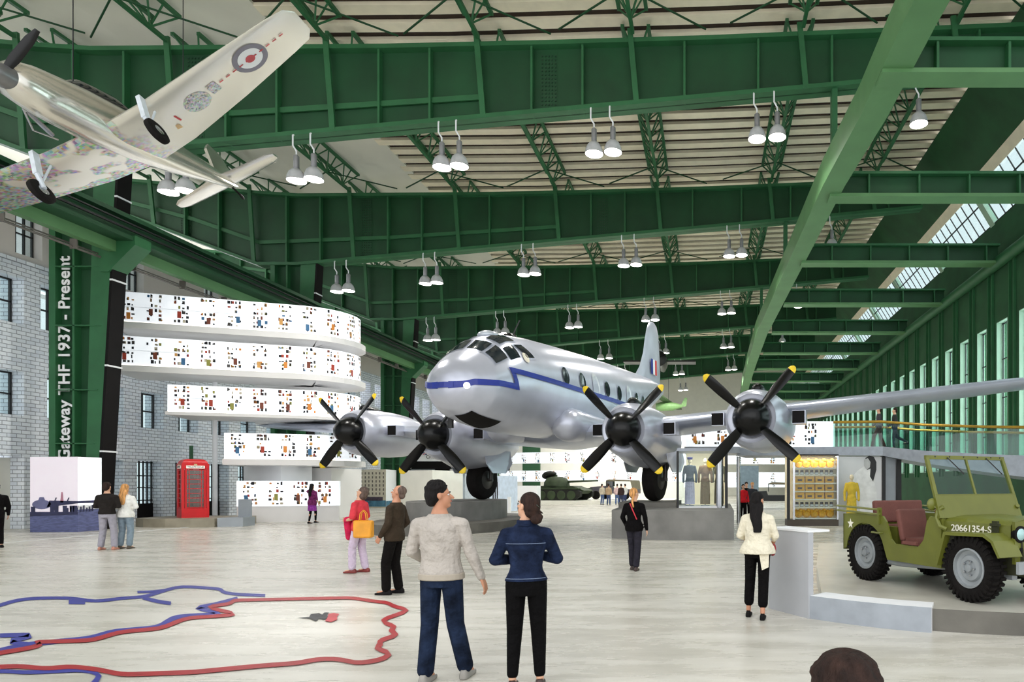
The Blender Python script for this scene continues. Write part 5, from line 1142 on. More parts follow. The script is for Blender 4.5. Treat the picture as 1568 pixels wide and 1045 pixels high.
# wipers
for u in (-.35, .35): mb = MB(); mb.bar(wp_(u, 1.0)+Vector((.03, 0, 0)), wp_(u+.22, .72)+Vector((.03, 0, 0)), .012); mb.build('wiper', DARK, wf, world=False)
# seats
for s_ in (-1, 1):
    mb = MB(); mb.box((-.14, .34*s_, .64), (.46, .44, .1)); mb.build('seat_cushion', SEAT, jp, world=False)
    st = MB(); st.box((-.36, .36*s_, .86), (.09, .5, .46), Matrix.Rotation(math.radians(-14), 3, 'Y')); o = st.build('seat_back', SEAT, jp, world=False); bv = o.modifiers.new('b', 'BEVEL'); bv.width = .035; bv.segments = 3
mb = MB(); mb.box((-1.1, 0, 1.02), (.1, .92, .34), Matrix.Rotation(math.radians(-8), 3, 'Y')); o = mb.build('rear_seat_back', SEAT, jp, world=False); bv = o.modifiers.new('b', 'BEVEL'); bv.width = .03; bv.segments = 3
mb = MB(); mb.box((-.8, 0, .78), (.5, .82, .1)); mb.build('rear_seat_cushion', SEAT, jp, world=False)
o = jb((-.14, -.735, .62), (.14, -.70, .66), 'door_strap', SEAT)
mb = MB(); Rz2 = Matrix.Rotation(math.radians(-55), 3, 'Y')
mb.lathe([(.19+.013*math.cos(a), .013*math.sin(a)) for a in [2*math.pi*k/8 for k in range(9)]], (.18, .34, 1.0), 28, Rz2, caps=False); mb.bar((.18, .34, 1.0), (.5, .34, .78), .03)
for a in (0, 2.1, 4.2): v = Rz2 @ Vector((.19*math.cos(a), .19*math.sin(a), 0)); mb.bar((.18, .34, 1.0), Vector((.18, .34, 1.0))+v, .014)
mb.build('steering_wheel', DARK, jp, world=False)
mb = MB(); mb.ell((.44, -.74, 1.18), (.04, .08, .08)); mb.bar((.5, -.68, 1.12), (.46, -.74, 1.16), .02); mb.build('side_mirror', OD, jp, True, world=False)
# star
mb = MB(); sv = []
for k in range(10): r_ = .085 if k % 2 == 0 else .035; a = math.pi/2+k*math.pi/5; sv.append((-1.36+r_*math.cos(a), -.707, .83+r_*math.sin(a)))
mb.poly(sv); mb.build('white_star', LW, jp, world=False)
mb = MB(); mb.box((-1.6, -.3, .55), (.06, .3, .1)); mb.build('rear_bumperette', OD, jp, world=False)
mb = MB(); mb.lathe([(.001, -.03), (.04, -.03), (.04, .03), (.001, .04)], (-1.6, -.6, .72), 12, Matrix.Rotation(math.pi/2, 3, 'Y')); mb.build('tail_lamp', BLACKP, jp, world=False)
# wheels
def tyre(par, c, out):
    Rw = Matrix.Rotation(math.pi/2*(1 if out > 0 else -1)*-1, 3, 'X')
    mb = MB(); mb.lathe([(.235, -.07), (.3, -.1), (.37, -.1), (.395, -.075), (.4, 0), (.395, .075), (.37, .1), (.3, .1), (.235, .07)], c, 40, Rw, caps=False); 
    for k in range(34):
        a = 2*math.pi*k/34
        for sg in (-1, 1):
            ro = Matrix.Rotation(a+sg*.04, 3, 'Z'); p = ro @ Vector((.397, 0, sg*.055)); q = ro @ Vector((.375, 0, sg*.1))
            mb.box(Vector(c)+Rw @ p, (.045, .034, .09), Rw @ ro)
            mb.box(Vector(c)+Rw @ (ro @ Vector((.362, 0, sg*.098))), (.07, .032, .022), Rw @ ro)
    ty = mb.build('tyre', TYRE, par, world=False)
    mb = MB(); mb.lathe([(.24, -.06), (.245, .085), (.225, .09), (.215, .05), (.17, .03), (.15, .06), (.1, .065), (.09, .05), (.05, .055), (.045, .09), (.001, .095)], c, 32, Rw); wd = mb.build('wheel_rim', WHL, ty, True, world=False)
    for k in range(5):
        a = 2*math.pi*k/5; mb = MB(); p = Rw @ Vector((.085*math.cos(a), .085*math.sin(a), .065)); mb.lathe([(.014, 0), (.014, .02), (.001, .022)], Vector(c)+p, 6, Rw); mb.build('wheel_nut', CHROME, ty, world=False)
for sx_ in (-1, 1):
    for sy_ in (-1, 1): tyre(jp, (wbx*sx_, TR_*sy_, .415), sy_)
# ================================================================ PEOPLE
SKIN = mat('skin_light', (214, 164, 134), .5, 0, .06, 6); SKIN2 = mat('skin_tan', (190, 134, 104), .5, 0, .06, 6)
def hairm(n, c): return mat(n, c, .75, 0, .5, 30, .7, 70, stretch=(1, 1, .2), spec=.25)
H_BR = hairm('hair_brown', (44, 28, 22)); H_BK = hairm('hair_black', (16, 12, 12)); H_BL = hairm('hair_blond', (206, 150, 92)); H_GR = hairm('hair_grey_brown', (96, 80, 72))
def cloth(n, c, var=.12, sc=9): return mat(n, c, .9, 0, var, sc, 1.0, 8, .06, spec=.12)
EYEW = mat('eye_white', (230, 226, 220), .3); EYEB = mat('eye_dark', (40, 28, 22), .2); LIP = mat('lips', (176, 96, 88), .5)
V = Vector
def remesh(o, vox, it=6, f=.5):
    m = o.modifiers.new('remesh', 'REMESH'); m.mode = 'VOXEL'; m.voxel_size = vox; m.use_smooth_shade = True
    s = o.modifiers.new('smooth', 'SMOOTH'); s.factor = f; s.iterations = it; return o
def person(loc, rz, H, label, top, bot, hair, hm, skin=SKIN, shoe=None, vox=.014, lean=(0, 0), yaw=0, pitch=0, feet=None, knees=None, elb=None, wri=None, sleeve=1.0, hem=.9, botlen=.1, bottype='trousers', loose=.0, group=None, female=False, face=True, group_lab=None, extras=None, fat=1.0, handdir=None):
    s = H/1.76
    r = thing('person', loc, label, 'person', group, rz=rz); r.scale = (s, s, s)
    HJ = {1: V((.09, 0, .93)), -1: V((-.09, 0, .93))}
    feet = feet or {}; knees = knees or {}; elb = elb or {}; wri = wri or {}; handdir = handdir or {}
    AN = {k: V(feet.get(k, (.11*k, -.02, .09))) for k in (1, -1)}
    KN = {k: V(knees[k]) if k in knees else (HJ[k]+AN[k])/2+V((0, .05, 0)) for k in (1, -1)}
    sw = .175 if female else .195
    def bend(p): p = V(p); t = max(0, p.z-.95); return V((p.x+lean[0]*t, p.y+lean[1]*t, p.z))
    SH = {k: bend((sw*k, 0, 1.385)) for k in (1, -1)}
    EL = {k: V(elb.get(k, (.245*k, -.03, 1.14))) for k in (1, -1)}
    WR = {k: V(wri.get(k, (.26*k, .06, .90))) for k in (1, -1)}
    wst = .118 if female else .14; hp_ = .172 if female else .165
    TL = [(.84, .15, .1), (.90, hp_, .112), (.97, hp_, .112), (1.08, wst, .095), (1.2, wst+.015, .1), (1.30, .158, .108), (1.375, sw-.03, .1), (1.43, .115, .078), (1.49, .062, .062), (1.53, .055, .058)]
    def torso(mb, z0, z1, inf, loosef=0):
        zs = [t[0] for t in TL]; rings = []
        N_ = 12
        for i in range(N_+1):
            z = z0+(z1-z0)*i/N_; rx = float(np.interp(z, zs, [t[1] for t in TL]))+inf; ry = float(np.interp(z, zs, [t[2] for t in TL]))+inf
            if loosef: rx += loosef*max(0, (1.3-z)); ry += loosef*max(0, (1.3-z))
            c = bend((0, 0, z)); rings.append([(c.x+rx*fat*math.cos(2*math.pi*j/20), c.y+ry*fat*math.sin(2*math.pi*j/20), z) for j in range(20)])
        mb.loft(rings)
    NK = bend((0, -.01, 1.5)); Rh = Matrix.Rotation(yaw, 3, 'Z') @ Matrix.Rotation(pitch, 3, 'X')
    def hd(p): return NK+Rh @ (V(p)-V((0, -.01, 1.5)))
    # ---- body
    mb = MB(); torso(mb, .84, 1.53, 0)
    for k in (1, -1):
        mb.cap(HJ[k], KN[k], .074, .048); mb.cap(KN[k], AN[k], .048, .034); mb.cap((KN[k]*.75+AN[k]*.25)+V((0, -.018, 0)), (KN[k]*.4+AN[k]*.6)+V((0, -.01, 0)), .046, .034)
        mb.cap(AN[k]+V((0, -.03, -.045)), AN[k]+V((.0, .13, -.055)), .034, .03)
        mb.cap(SH[k], EL[k], .05, .04); mb.cap(EL[k], WR[k], .041, .026)
        d = V(handdir[k]).normalized() if k in handdir else (WR[k]-EL[k]).normalized(); inn = V((-k, 0, 0)); inn = (inn-d*inn.dot(d)).normalized(); fw = d.cross(inn)*(1 if k > 0 else -1); fw = fw if fw.y > -.2 else -fw
        w0 = WR[k]
        for q in (-.024, 0, .024): mb.cap(w0+d*.02+fw*q*.7, w0+d*.085+fw*q*1.2, .0165, .0135, 8)
        for q, ln in ((.036, .85), (.012, 1.0), (-.012, .94), (-.035, .74)):
            b0_ = w0+d*.092+fw*q; m1 = b0_+(d+inn*.25).normalized()*.036*ln; m2 = m1+(d+inn*.75).normalized()*.028*ln; m3 = m2+(d*.6+inn).normalized()*.02*ln
            mb.cap(b0_, m1, .0092, .0086, 7); mb.cap(m1, m2, .0086, .008, 7); mb.cap(m2, m3, .008, .0068, 7)
        t0_ = w0+d*.03+fw*.026; t1 = t0_+(d*.6+fw*.8+inn*.2).normalized()*.045; mb.cap(t0_, t1, .013, .0105, 8); mb.cap(t1, t1+(d+fw*.25+inn*.3).normalized()*.03, .0105, .0085, 8)
    mb.cap(bend((0, -.01, 1.44)), hd((0, .0, 1.58)), .056, .05)
    mb.ell(hd((0, -.012, 1.668)), (.075, .094, .09), rot=Rh); mb.ell(hd((0, .03, 1.60)), (.057, .062, .078), rot=Rh); mb.ell(hd((0, .062, 1.548)), (.03, .03, .022), rot=Rh)
    mb.cap(hd((0, .086, 1.648)), hd((0, .112, 1.612)), .009, .0145, 8); mb.cap(hd((-.03, .074, 1.664)), hd((.03, .074, 1.664)), .012, .012, 8); mb.cap(hd((-.016, .085, 1.583)), hd((.016, .085, 1.583)), .0085, .0085, 8)
    for k in (1, -1): mb.ell(hd((.078*k, -.004, 1.635)), (.011, .02, .031), 8, rot=Rh)
    remesh(mb.build('body', skin, r, world=False), vox, 4)
    if face:
        for k in (1, -1):
            mb = MB(); mb.ell(hd((.031*k, .073, 1.643)), (.013, .010, .008), 12, rot=Rh, m=8); ey = mb.build('eye', EYEW, r, True, world=False)
            mb = MB(); mb.ell(hd((.031*k, .0805, 1.643)), (.006, .0035, .006), 8, rot=Rh, m=5); mb.build('iris', EYEB, ey, True, world=False)
            mb = MB(); mb.tube([hd((.014*k, .091, 1.661)), hd((.032*k, .09, 1.667)), hd((.05*k, .075, 1.661))], [.003, .0045, .002], 6); mb.build('eyebrow', hm, r, True, world=False)
        mb = MB(); mb.tube([hd((-.022, .086, 1.583)), hd((0, .095, 1.584)), hd((.022, .086, 1.583))], [.003, .0075, .003], 6); mb.build('lips', LIP, r, True, world=False)
    # ---- trousers
    mb = MB()
    lo = min(loose, .02)
    if bottype == 'trousers':
        torso(mb, .84, 1.0, .01)
        for k in (1, -1):
            e = KN[k]+(AN[k]-KN[k])*(1-botlen); mb.cap(HJ[k]+V((0, 0, -.0)), KN[k], .094, .07+lo*.3); mb.cap(KN[k], e, .07+lo*.3, .051+lo)
    else:
        rings = []
        for z, f_ in ((1.0, 1), (.9, 1.12), (.75, 1.2), (bottype[1], 1.28)): rings.append([(.155*f_*math.cos(2*math.pi*j/20), .115*f_*math.sin(2*math.pi*j/20), z) for j in range(20)])
        mb.loft(rings)
    nm_ = 'trousers' if bottype == 'trousers' else 'skirt'; ob = remesh(mb.build(nm_, bot, r, world=False), vox, 4)
    if bottype != 'trousers':
        mb = MB()
        for k in (1, -1): mb.cap(HJ[k], KN[k], .088, .06); mb.cap(KN[k], KN[k]+(AN[k]-KN[k])*.93, .06, .042)
        remesh(mb.build('tights', bottype[2], r, world=False), vox, 4)
    # ---- top
    mb = MB(); torso(mb, hem, 1.48, .02, loose)
    for k in (1, -1):
        mb.cap(SH[k]+V((-.06*k, 0, .01)), SH[k], .062, .06)
        if sleeve >= .5:
            mb.cap(SH[k], EL[k], .06, .053); f_ = (sleeve-.5)*2
            if f_ > 0: mb.cap(EL[k], EL[k]+(WR[k]-EL[k])*f_, .056, .038)
        else: mb.cap(SH[k], SH[k]+(EL[k]-SH[k])*sleeve*2, .066, .064)
    remesh(mb.build('top', top, r, world=False), vox, 4)
    # ---- shoes
    if shoe:
        for k in (1, -1):
            a = AN[k]; mb = MB(); mb.loft([[V((x*w_, y_, z_)) + a for x, z_ in ((-1, -.088), (1, -.088), (1, -.05), (.6, hz), (-.6, hz), (-1, -.05))] for y_, w_, hz in ((-.085, .026, -.03), (-.06, .038, -.0), (0, .04, .0), (.06, .043, -.035), (.13, .045, -.05), (.17, .035, -.06), (.185, .018, -.07))]); remesh(mb.build('shoe', shoe, r, world=False), max(.008, vox*.7), 3)
    # ---- hair
    if hair:
        mb = MB(); mb.ell(hd((0, -.022, 1.69)), (.085, .096, .085), 20, rot=Rh); mb.ell(hd((0, -.05, 1.645)), (.082, .073, .08), 16, rot=Rh)
        if hair == 'short':
            mb.ell(hd((0, -.065, 1.6)), (.066, .05, .055), rot=Rh)
            rnd = random.Random(5)
            for _ in range(120):
                a = rnd.uniform(0, 6.28); e = rnd.uniform(.1, 1.3); v = V((math.cos(a)*math.cos(e)*.082, math.sin(a)*math.cos(e)*.09-.02, math.sin(e)*.085+1.692))
                if v.y > .05 and v.z < 1.72: continue
                mb.ell(hd(v), (.014, .014, .013), 7, m=5, rot=Rh)
        elif hair == 'thin': mb = MB(); mb.ell(hd((0, -.04, 1.675)), (.08, .084, .082), 20, rot=Rh); mb.ell(hd((0, -.07, 1.6)), (.062, .045, .055), rot=Rh)
        elif hair == 'bob': mb.ell(hd((0, -.05, 1.58)), (.09, .07, .08), rot=Rh)
        elif hair == 'bun': mb.ell(hd((0, -.06, 1.6)), (.07, .06, .06), rot=Rh); mb.ell(hd((.01, -.115, 1.545)), (.055, .05, .045), rot=Rh); mb.ell(hd((.03, -.13, 1.57)), (.035, .03, .03), rot=Rh); mb.cap(hd((.05, -.11, 1.61)), hd((.075, -.115, 1.6)), .012, .008)
        elif hair in ('long', 'ponytail'):
            L_ = {'long': .42, 'ponytail': .27}[hair]; wd = .1 if hair == 'long' else .03
            p0 = hd((0, -.06, 1.62)); back = bend((0, -.115, 1.45)); e = bend((0, -.15 if hair == 'long' else -.13, 1.62-L_)); rings = []
            for f_ in [q/7 for q in range(8)]:
                c = (p0*(1-f_)*(1-f_)+back*2*f_*(1-f_)+e*f_*f_); ww = wd*(1-.45*f_*f_) if hair == 'long' else wd*(1.1-.5*f_); tt = .05*(1-.4*f_)if hair == 'long' else wd*(1-.4*f_)
                rings.append([(c.x+ww*math.cos(2*math.pi*j/14)+.012*math.sin(f_*9), c.y+tt*math.sin(2*math.pi*j/14), c.z) for j in range(14)])
            mb.loft(rings)
        elif hair == 'bald': mb = None
        if mb: remesh(mb.build('hair', hm, r, world=False), vox*.9, 3)
    r['_s'] = s; del r['_s']
    if extras: extras(r, hd, bend)
    return r
# --- near man in light sweater
SWE = cloth('sweater_cream', (178, 170, 162), .08); JEAN = cloth('jeans_blue', (26, 36, 56), .7, 6); SNK = mat('sneaker_grey', (150, 146, 140), .7)
def man_extra(r, hd, bend):
    mb = MB(); mb.lathe([(.19, .905), (.2, .912), (.2, .955), (.19, .962)], n=28, caps=False)
    for q in mb.v: q.y *= .71
    mb.build('belt_edge', mat('sweater_hem', (170, 160, 146), .9), r, world=False)
mY = 5.62
person((P(676, 742, mY).x, mY, 0), 0, 1.72, 'young man with short dark hair in a cream sweater and blue jeans, from behind', SWE, JEAN, 'short', H_BK, SKIN2, SNK, vox=.0075, yaw=math.radians(-62), pitch=math.radians(4), lean=(-.03, 0),
       feet={-1: (-.12, -.05, .09), 1: (.17, .12, .09)}, knees={-1: (-.12, .04, .5), 1: (.10, .06, .5)}, elb={-1: (-.27, .02, 1.15), 1: (.25, .0, 1.16)}, wri={-1: (-.24, .2, 1.05), 1: (.34, .03, .92)}, sleeve=1.0, hem=.92, botlen=.06, loose=.02, extras=man_extra)
# --- near woman in denim jacket
DEN = cloth('denim_jacket', (28, 38, 62), .6, 7); LEG = cloth('black_leggings', (9, 8, 9), .2)
def wom_extra(r, hd, bend):
    for z, w_ in ((1.31, .155), (1.0, .155)):
        mb = MB(); mb.tube([V((x, -math.sqrt(max(0, 1-(x/.205)**2))*.134-.003, z)) for x in [-.17+.34*q/10 for q in range(11)]], .003, 5); mb.build('jacket_seam', mat('seam_pale', (110, 124, 150), .8), r, world=False)
    mb = MB(); mb.lathe([(.062, -.03), (.088, -.025), (.082, .022), (.07, .026), (.058, .0)], bend((0, -.012, 1.49)), 24); mb.build('jacket_collar', DEN, r, True, world=False)
    mb = MB(); mb.bar(hd((-.02, -.118, 1.68)), hd((.02, -.118, 1.655)), .006); mb.build('hair_clip', CHROME, r, world=False)
wY = 5.45
person((P(806, 742, wY).x, wY, 0), math.radians(12), 1.63, 'woman with brown hair bun in a blue denim jacket and black trousers', DEN, LEG, 'bun', H_BR, SKIN, mat('shoe_brown', (60, 44, 40), .5), vox=.0075, yaw=math.radians(48), pitch=math.radians(12), female=True,
       feet={-1: (-.12, -.02, .09), 1: (.12, -.02, .09)}, elb={-1: (-.27, .02, 1.16), 1: (.27, .02, 1.16)}, wri={-1: (-.04, .2, 1.14), 1: (.05, .21, 1.18)}, handdir={-1: (1, .2, 0), 1: (-1, .2, 0)}, hem=.97, botlen=.12, extras=wom_extra)
# --- woman in cream cardigan with long black hair
CRE = cloth('cream_cardigan', (226, 218, 196), .06); BLK2 = cloth('black_cloth', (12, 10, 11), .2); YW = 8.35
g = P(1160, 742, YW)
def red_bag_hand(r, hd, bend): 
    mb = MB(); mb.prism([(.02, -.13, .98), (.17, -.09, .98), (.16, -.1, .72), (.07, -.13, .68)], (0, -.02, 0)); mb.build('cardigan_tail', CRE, r, world=False)
person((g.x, YW, 0), math.radians(-8), 1.60, 'woman with long black hair in a cream cardigan and black cropped trousers', CRE, BLK2, 'long', H_BK, SKIN2, BLACKP, vox=.010, yaw=math.radians(-35), female=True, feet={-1: (-.13, .04, .09), 1: (.08, -.16, .09)}, elb={1: (.25, .0, 1.15), -1: (-.25, .03, 1.15)}, wri={1: (.2, .16, 1.0), -1: (-.14, .2, 1.05)}, sleeve=.7, hem=.9, botlen=.3, loose=.12, fat=1.08, extras=red_bag_hand, bottype='trousers')
mb = MB(); mb.ell((g.x+.2, YW+.1, .86), (.05, .08, .09)); o = mb.build('red_purse', mat('purse_red', (150, 50, 56), .6, 0, .4, 20), smooth=True); tag(o, 'small dark red purse held by the woman in the cream cardigan', 'purse')
# --- man in brown jacket
BRJ = cloth('brown_jacket', (58, 48, 38), .15); DK = cloth('dark_trousers', (16, 13, 12), .15); Ym = 10.1; g = P(604, 742, Ym)
person((g.x, Ym, 0), math.radians(88), 1.69, 'man in a brown jacket and black trousers looking up, seen from the side', BRJ, DK, 'thin', H_GR, SKIN2, BLACKP, vox=.011, pitch=math.radians(14), lean=(0, -.06), feet={-1: (-.1, .08, .09), 1: (.1, -.02, .09)}, elb={1: (.24, -.08, 1.15), -1: (-.24, -.02, 1.15)}, wri={1: (.2, .1, .95), -1: (-.2, .12, .95)}, hem=.86, botlen=.06, loose=.03)
# --- woman in pink with yellow bag
PNK = cloth('pink_top', (214, 66, 76), .12); LIL = cloth('lilac_trousers', (206, 188, 208), .1); Yp = 12.55; g = P(551, 742, Yp)
def shawl(r, hd, bend):
    mb = MB(); mb.cap((-.1, .2, 1.08), (.16, .2, 1.06), .07, .07); mb.cap((-.05, .22, 1.02), (-.05, .2, .72), .08, .06); mb.cap((.06, .2, 1.0), (.04, .16, .62), .08, .05); remesh(mb.build('draped_shawl', cloth('shawl_pink', (200, 40, 80), .2), r, world=False), .012)
person((g.x, Yp, 0), math.radians(86), 1.66, 'woman in a pink shirt with a pink shawl over her arm, looking up', PNK, LIL, 'bob', H_GR, SKIN, mat('shoe_red', (120, 40, 36), .5), vox=.012, pitch=math.radians(22), female=True, feet={-1: (-.1, .1, .09), 1: (.1, -.06, .09)}, elb={1: (.25, .0, 1.12), -1: (-.25, .0, 1.12)}, wri={1: (.1, .24, 1.08), -1: (-.1, .24, 1.06)}, handdir={1: (-.5, .8, .1), -1: (.5, .8, .1)}, sleeve=.45, hem=.84, botlen=.08, loose=.03, extras=shawl)
bg = thing('handbag', (P(561, 742, 12.4).x, 12.3, .69), 'yellow leather handbag hanging from the arm of the woman in pink', 'bag')
YB = mat('bag_yellow', (224, 150, 30), .5, 0, .12, 6)
mb = MB(); mb.loft([[(x*w_, y*d_, z) for x, y in ((-1, -1), (1, -1), (1, 1), (-1, 1))] for z, w_, d_ in ((0, .15, .07), (.03, .165, .08), (.3, .18, .05), (.33, .18, .03))]); o = mb.build('bag_body', YB, bg, world=False); bv = o.modifiers.new('b', 'BEVEL'); bv.width = .015
for k in (-1, 1): mb = MB(); mb.tube([(-.07, .03*k, .3), (-.05, .03*k, .46), (0, .02*k, .52), (.05, .03*k, .46), (.07, .03*k, .3)], .009, 6); mb.build('bag_handle', YB, bg, True, world=False)
# --- couple at left
Yc = 16.9
person((P(164, 742, Yc).x, Yc, 0), math.radians(14), 1.74, 'man in a dark pullover and grey trousers facing the photo cube', cloth('dark_pullover', (40, 36, 34), .15), cloth('grey_trousers', (160, 156, 166), .1), 'short', H_BR, SKIN, mat('shoe_tan', (190, 130, 110), .6), vox=.016, elb={-1: (-.26, .0, 1.14), 1: (.26, .0, 1.14)}, wri={-1: (-.05, .2, 1.12), 1: (.05, .2, 1.15)}, handdir={-1: (1, .2, 0), 1: (-1, .2, 0)}, feet={-1: (-.14, 0, .09), 1: (.16, 0, .09)}, hem=.93, botlen=.08, loose=.02)
Yc = 17.2
person((P(192, 742, Yc).x, Yc, 0), math.radians(10), 1.70, 'woman with long blond hair in a white top facing the photo cube', cloth('white_top', (238, 236, 230), .04), cloth('pale_jeans', (130, 146, 158), .15), 'long', H_BL, SKIN, mat('shoe_olive', (80, 70, 58), .6), vox=.016, female=True, elb={-1: (-.26, .0, 1.14), 1: (.26, .0, 1.14)}, wri={-1: (-.06, .18, 1.12), 1: (.06, .18, 1.1)}, handdir={-1: (1, .2, 0), 1: (-1, .2, 0)}, hem=.86, botlen=.1, loose=.05, fat=1.02)
# --- woman in black with ponytail
Yb = 12.9
person((P(971, 742, Yb).x, Yb, 0), math.radians(-6), 1.62, 'woman with a blond ponytail in a black jacket before the long plinth', BLK2, cloth('dark_jeans', (44, 42, 50), .2), 'ponytail', H_BL, SKIN, mat('shoe_brown', (60, 44, 40), .5), vox=.013, female=True, yaw=math.radians(-38), feet={-1: (-.06, .1, .09), 1: (.07, -.12, .09)}, wri={1: (.27, .02, .88), -1: (-.2, .12, .95)}, hem=.84, botlen=.1, loose=.03, extras=lambda r, hd, bend: MB().tube([(-.06, -.135, 1.44), (.0, -.145, 1.3), (.09, -.15, 1.1)], .012, 6).build('red_strap', FRED, r, world=False))
# --- woman in purple skirt
Yv = 28.2
person((P(478, 742, Yv).x, Yv, 0), math.radians(-10), 1.72, 'woman in a purple patterned dress facing the low display wall', cloth('purple_top', (116, 46, 96), .5, 14), cloth('purple_skirt', (140, 60, 150), .4, 14), 'long', H_BK, SKIN, BLACKP, vox=.022, female=True, feet={-1: (-.07, -.1, .09), 1: (.1, .08, .12)}, elb={-1: (-.32, .1, 1.42)}, wri={-1: (-.14, .14, 1.56)}, sleeve=.7, hem=.8, bottype=('skirt', .56, BLK2), loose=.05, face=False)
# --- red jacket group
Yr = 31
person((P(1138, 742, Yr).x, Yr, 0), math.radians(190), 1.70, 'woman in a bright red jacket and black trousers walking toward the viewer', cloth('red_jacket', (206, 36, 46), .1), BLK2, 'bob', H_BK, SKIN, BLACKP, vox=.022, female=True, feet={-1: (-.09, .1, .09), 1: (.09, -.1, .09)}, hem=.86, loose=.04)
person((P(1143, 742, Yr+1.6).x, Yr+1.6, 0), math.radians(185), 1.80, 'person in a dark coat walking just behind the red jacket', BLK2, BLK2, 'short', H_BR, SKIN, BLACKP, vox=.022, hem=.8)
person((P(1152, 742, Yr+1.0).x, Yr+1.0, 0), math.radians(175), 1.78, 'person in a black jacket walking right of the red jacket', cloth('grey_coat', (52, 54, 60), .1), BLK2, 'short', H_BL, SKIN, BLACKP, vox=.022, hem=.8)
# --- far group near army vehicle
cl = [((P(922, 742, 54).x, 54), 'visitor in a beige coat and blue jeans, leftmost by the far military vehicle', (200, 190, 170), (90, 110, 150)), ((P(932, 742, 53).x, 53), 'visitor in a light brown coat and jeans, second by the far military vehicle', (176, 150, 120), (70, 84, 120)),
      ((P(945, 742, 54).x, 54), 'visitor in a pink top and blue jeans, third by the far military vehicle', (220, 190, 190), (96, 116, 160)), ((P(951, 742, 51).x, 51), 'visitor in a dark coat, fourth by the far military vehicle', (60, 46, 44), (60, 66, 90)), ((P(957, 742, 54).x, 54), 'visitor in a white shirt, rightmost by the far military vehicle', (216, 212, 208), (66, 76, 110))]
for i, ((x, y), lb_, c1, c2_) in enumerate(cl):
    person((x, y, 0), math.radians(20*i-30), 1.72, lb_, cloth('far_top_%d' % i, c1), cloth('far_bottom_%d' % i, c2_), 'short', H_BR, SKIN, BLACKP, vox=.035, face=False, hem=.85, loose=.03)
# --- walkway walkers
person((P(1346, 742, 28).x, 28, 3.26), math.radians(80), 1.75, 'walker in brown trousers on the raised walkway, left of two', cloth('walker_grey', (70, 66, 70), .1), cloth('walker_brown', (84, 52, 46), .1), 'short', H_BR, SKIN, BLACKP, vox=.02, face=False, feet={-1: (-.08, .3, .09), 1: (.08, -.24, .1)}, hem=.9, wri={1: (.24, .25, .98), -1: (-.24, -.12, .95)}, botlen=.04, loose=.03)
person((P(1370, 742, 27.8).x, 27.8, 3.2), math.radians(80), 1.75, 'walker in dark trousers with one foot lifted on the raised walkway', cloth('walker_dark', (56, 58, 56), .1), cloth('walker_slate', (58, 64, 72), .1), 'short', H_BR, SKIN, BLACKP, vox=.02, face=False, feet={-1: (-.08, .05, .09), 1: (.08, -.52, .3)}, knees={1: (.09, -.1, .52), -1: (-.09, .05, .5)}, hem=.9, wri={1: (.24, .25, 1.0), -1: (-.24, -.12, 1.0)}, botlen=.06)
# --- person cut off at the left edge
person((-19.0, 17.4, 0), math.radians(60), 1.72, 'person in a dark coat cut off by the left edge of the picture', BLK2, BLK2, 'short', H_BR, SKIN, BLACKP, vox=.02, hem=.8)
# --- child's head at the bottom
person((P(1291, 742, 1.38).x, 1.38, 0), math.radians(8), 1.335, 'child with short brown hair whose head rises at the bottom edge', cloth('child_shirt', (90, 100, 120), .1), DK, 'short', H_BR, SKIN, BLACKP, vox=.008, hem=.85, fat=1.0).scale = (.86, .86, .7585)
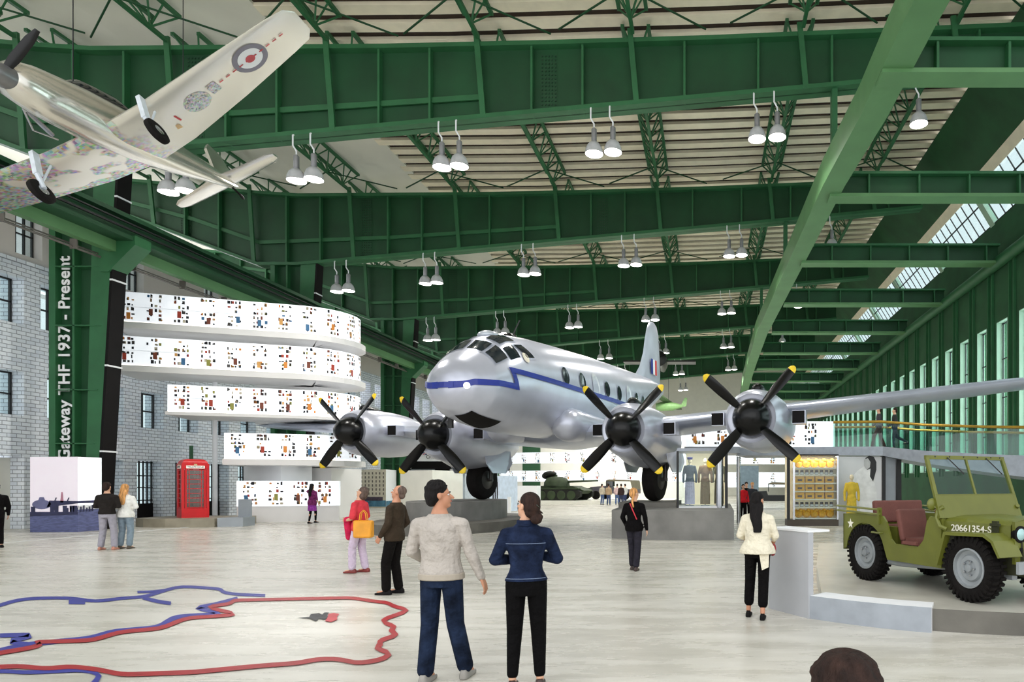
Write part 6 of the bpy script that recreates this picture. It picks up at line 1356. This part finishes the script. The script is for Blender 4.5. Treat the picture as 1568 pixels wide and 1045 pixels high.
# ================================================================ MANNEQUINS
def mannequin(loc, s, label, coat, skirt, cap=None, rz=math.pi):
    r = thing('mannequin', loc, label, 'mannequin', 'uniform mannequins', rz=rz); r.scale = (s, s, s)
    mb = MB(); mb.loft([[(rx*math.cos(2*math.pi*j/18), ry*math.sin(2*math.pi*j/18), z) for j in range(18)] for z, rx, ry in ((.86, .17, .12), (1.05, .135, .1), (1.3, .165, .11), (1.42, .17, .09), (1.47, .08, .07))])
    for k in (1, -1): mb.cap((.17*k, 0, 1.4), (.23*k, 0, 1.12), .055, .05); mb.cap((.23*k, 0, 1.12), (.23*k, .03, .86), .05, .042)
    remesh(mb.build('jacket', coat, r, world=False), .016)
    mb = MB(); mb.loft([[(rx*math.cos(2*math.pi*j/24)*(1+.06*math.cos(j*math.pi)), ry*math.sin(2*math.pi*j/24)*(1+.06*math.cos(j*math.pi)), z) for j in range(24)] for z, rx, ry in ((.06, .17, .13), (.5, .165, .12), (.9, .15, .11))]); mb.build('skirt', skirt, r, world=False)
    mb = MB(); mb.lathe([(.001, 0), (.16, 0), (.16, .02), (.02, .03), (.02, .1)]); mb.build('stand', STEELG, r, world=False)
    mb = MB(); mb.cap((0, 0, 1.46), (0, 0, 1.54), .045, .045); mb.ell((0, .01, 1.62), (.07, .085, .1)); mb.build('head_form', mat('mannequin_cream', (222, 208, 180), .5), r, True, world=False)
    if cap: mb = MB(); mb.lathe([(.09, 1.66), (.1, 1.7), (.115, 1.74), (.001, 1.76)], n=20); mb.ell((0, .08, 1.675), (.07, .06, .01), 12); mb.build('cap', cap, r, world=False)
    return r
mannequin((-.66, 23.0, .94), .98, 'mannequin in a slate blue uniform jacket, cap and pale skirt in the showcase', cloth('slate_jacket', (74, 88, 100)), cloth('pale_lilac', (190, 186, 206)), NAVY)
mannequin((-.12, 23.2, .94), .98, 'mannequin in a brown and cream uniform coat in the middle of the showcase', cloth('brown_coat', (120, 98, 78)), cloth('khaki_long', (130, 112, 86)), None)
mannequin((.38, 23.6, .94), .98, 'mannequin in an olive grey uniform in the right of the showcase', cloth('olive_coat', (104, 104, 84)), cloth('olive_long', (96, 94, 78)), cloth('violet_cap', (90, 60, 130)))
mannequin((P(1304, 742, 26.4).x, 26.4, 0), 1.22, 'mannequin in a long yellow dress in front of the portrait panel', cloth('yellow_dress', (214, 184, 70)), cloth('yellow_dress', (214, 184, 70)), None)
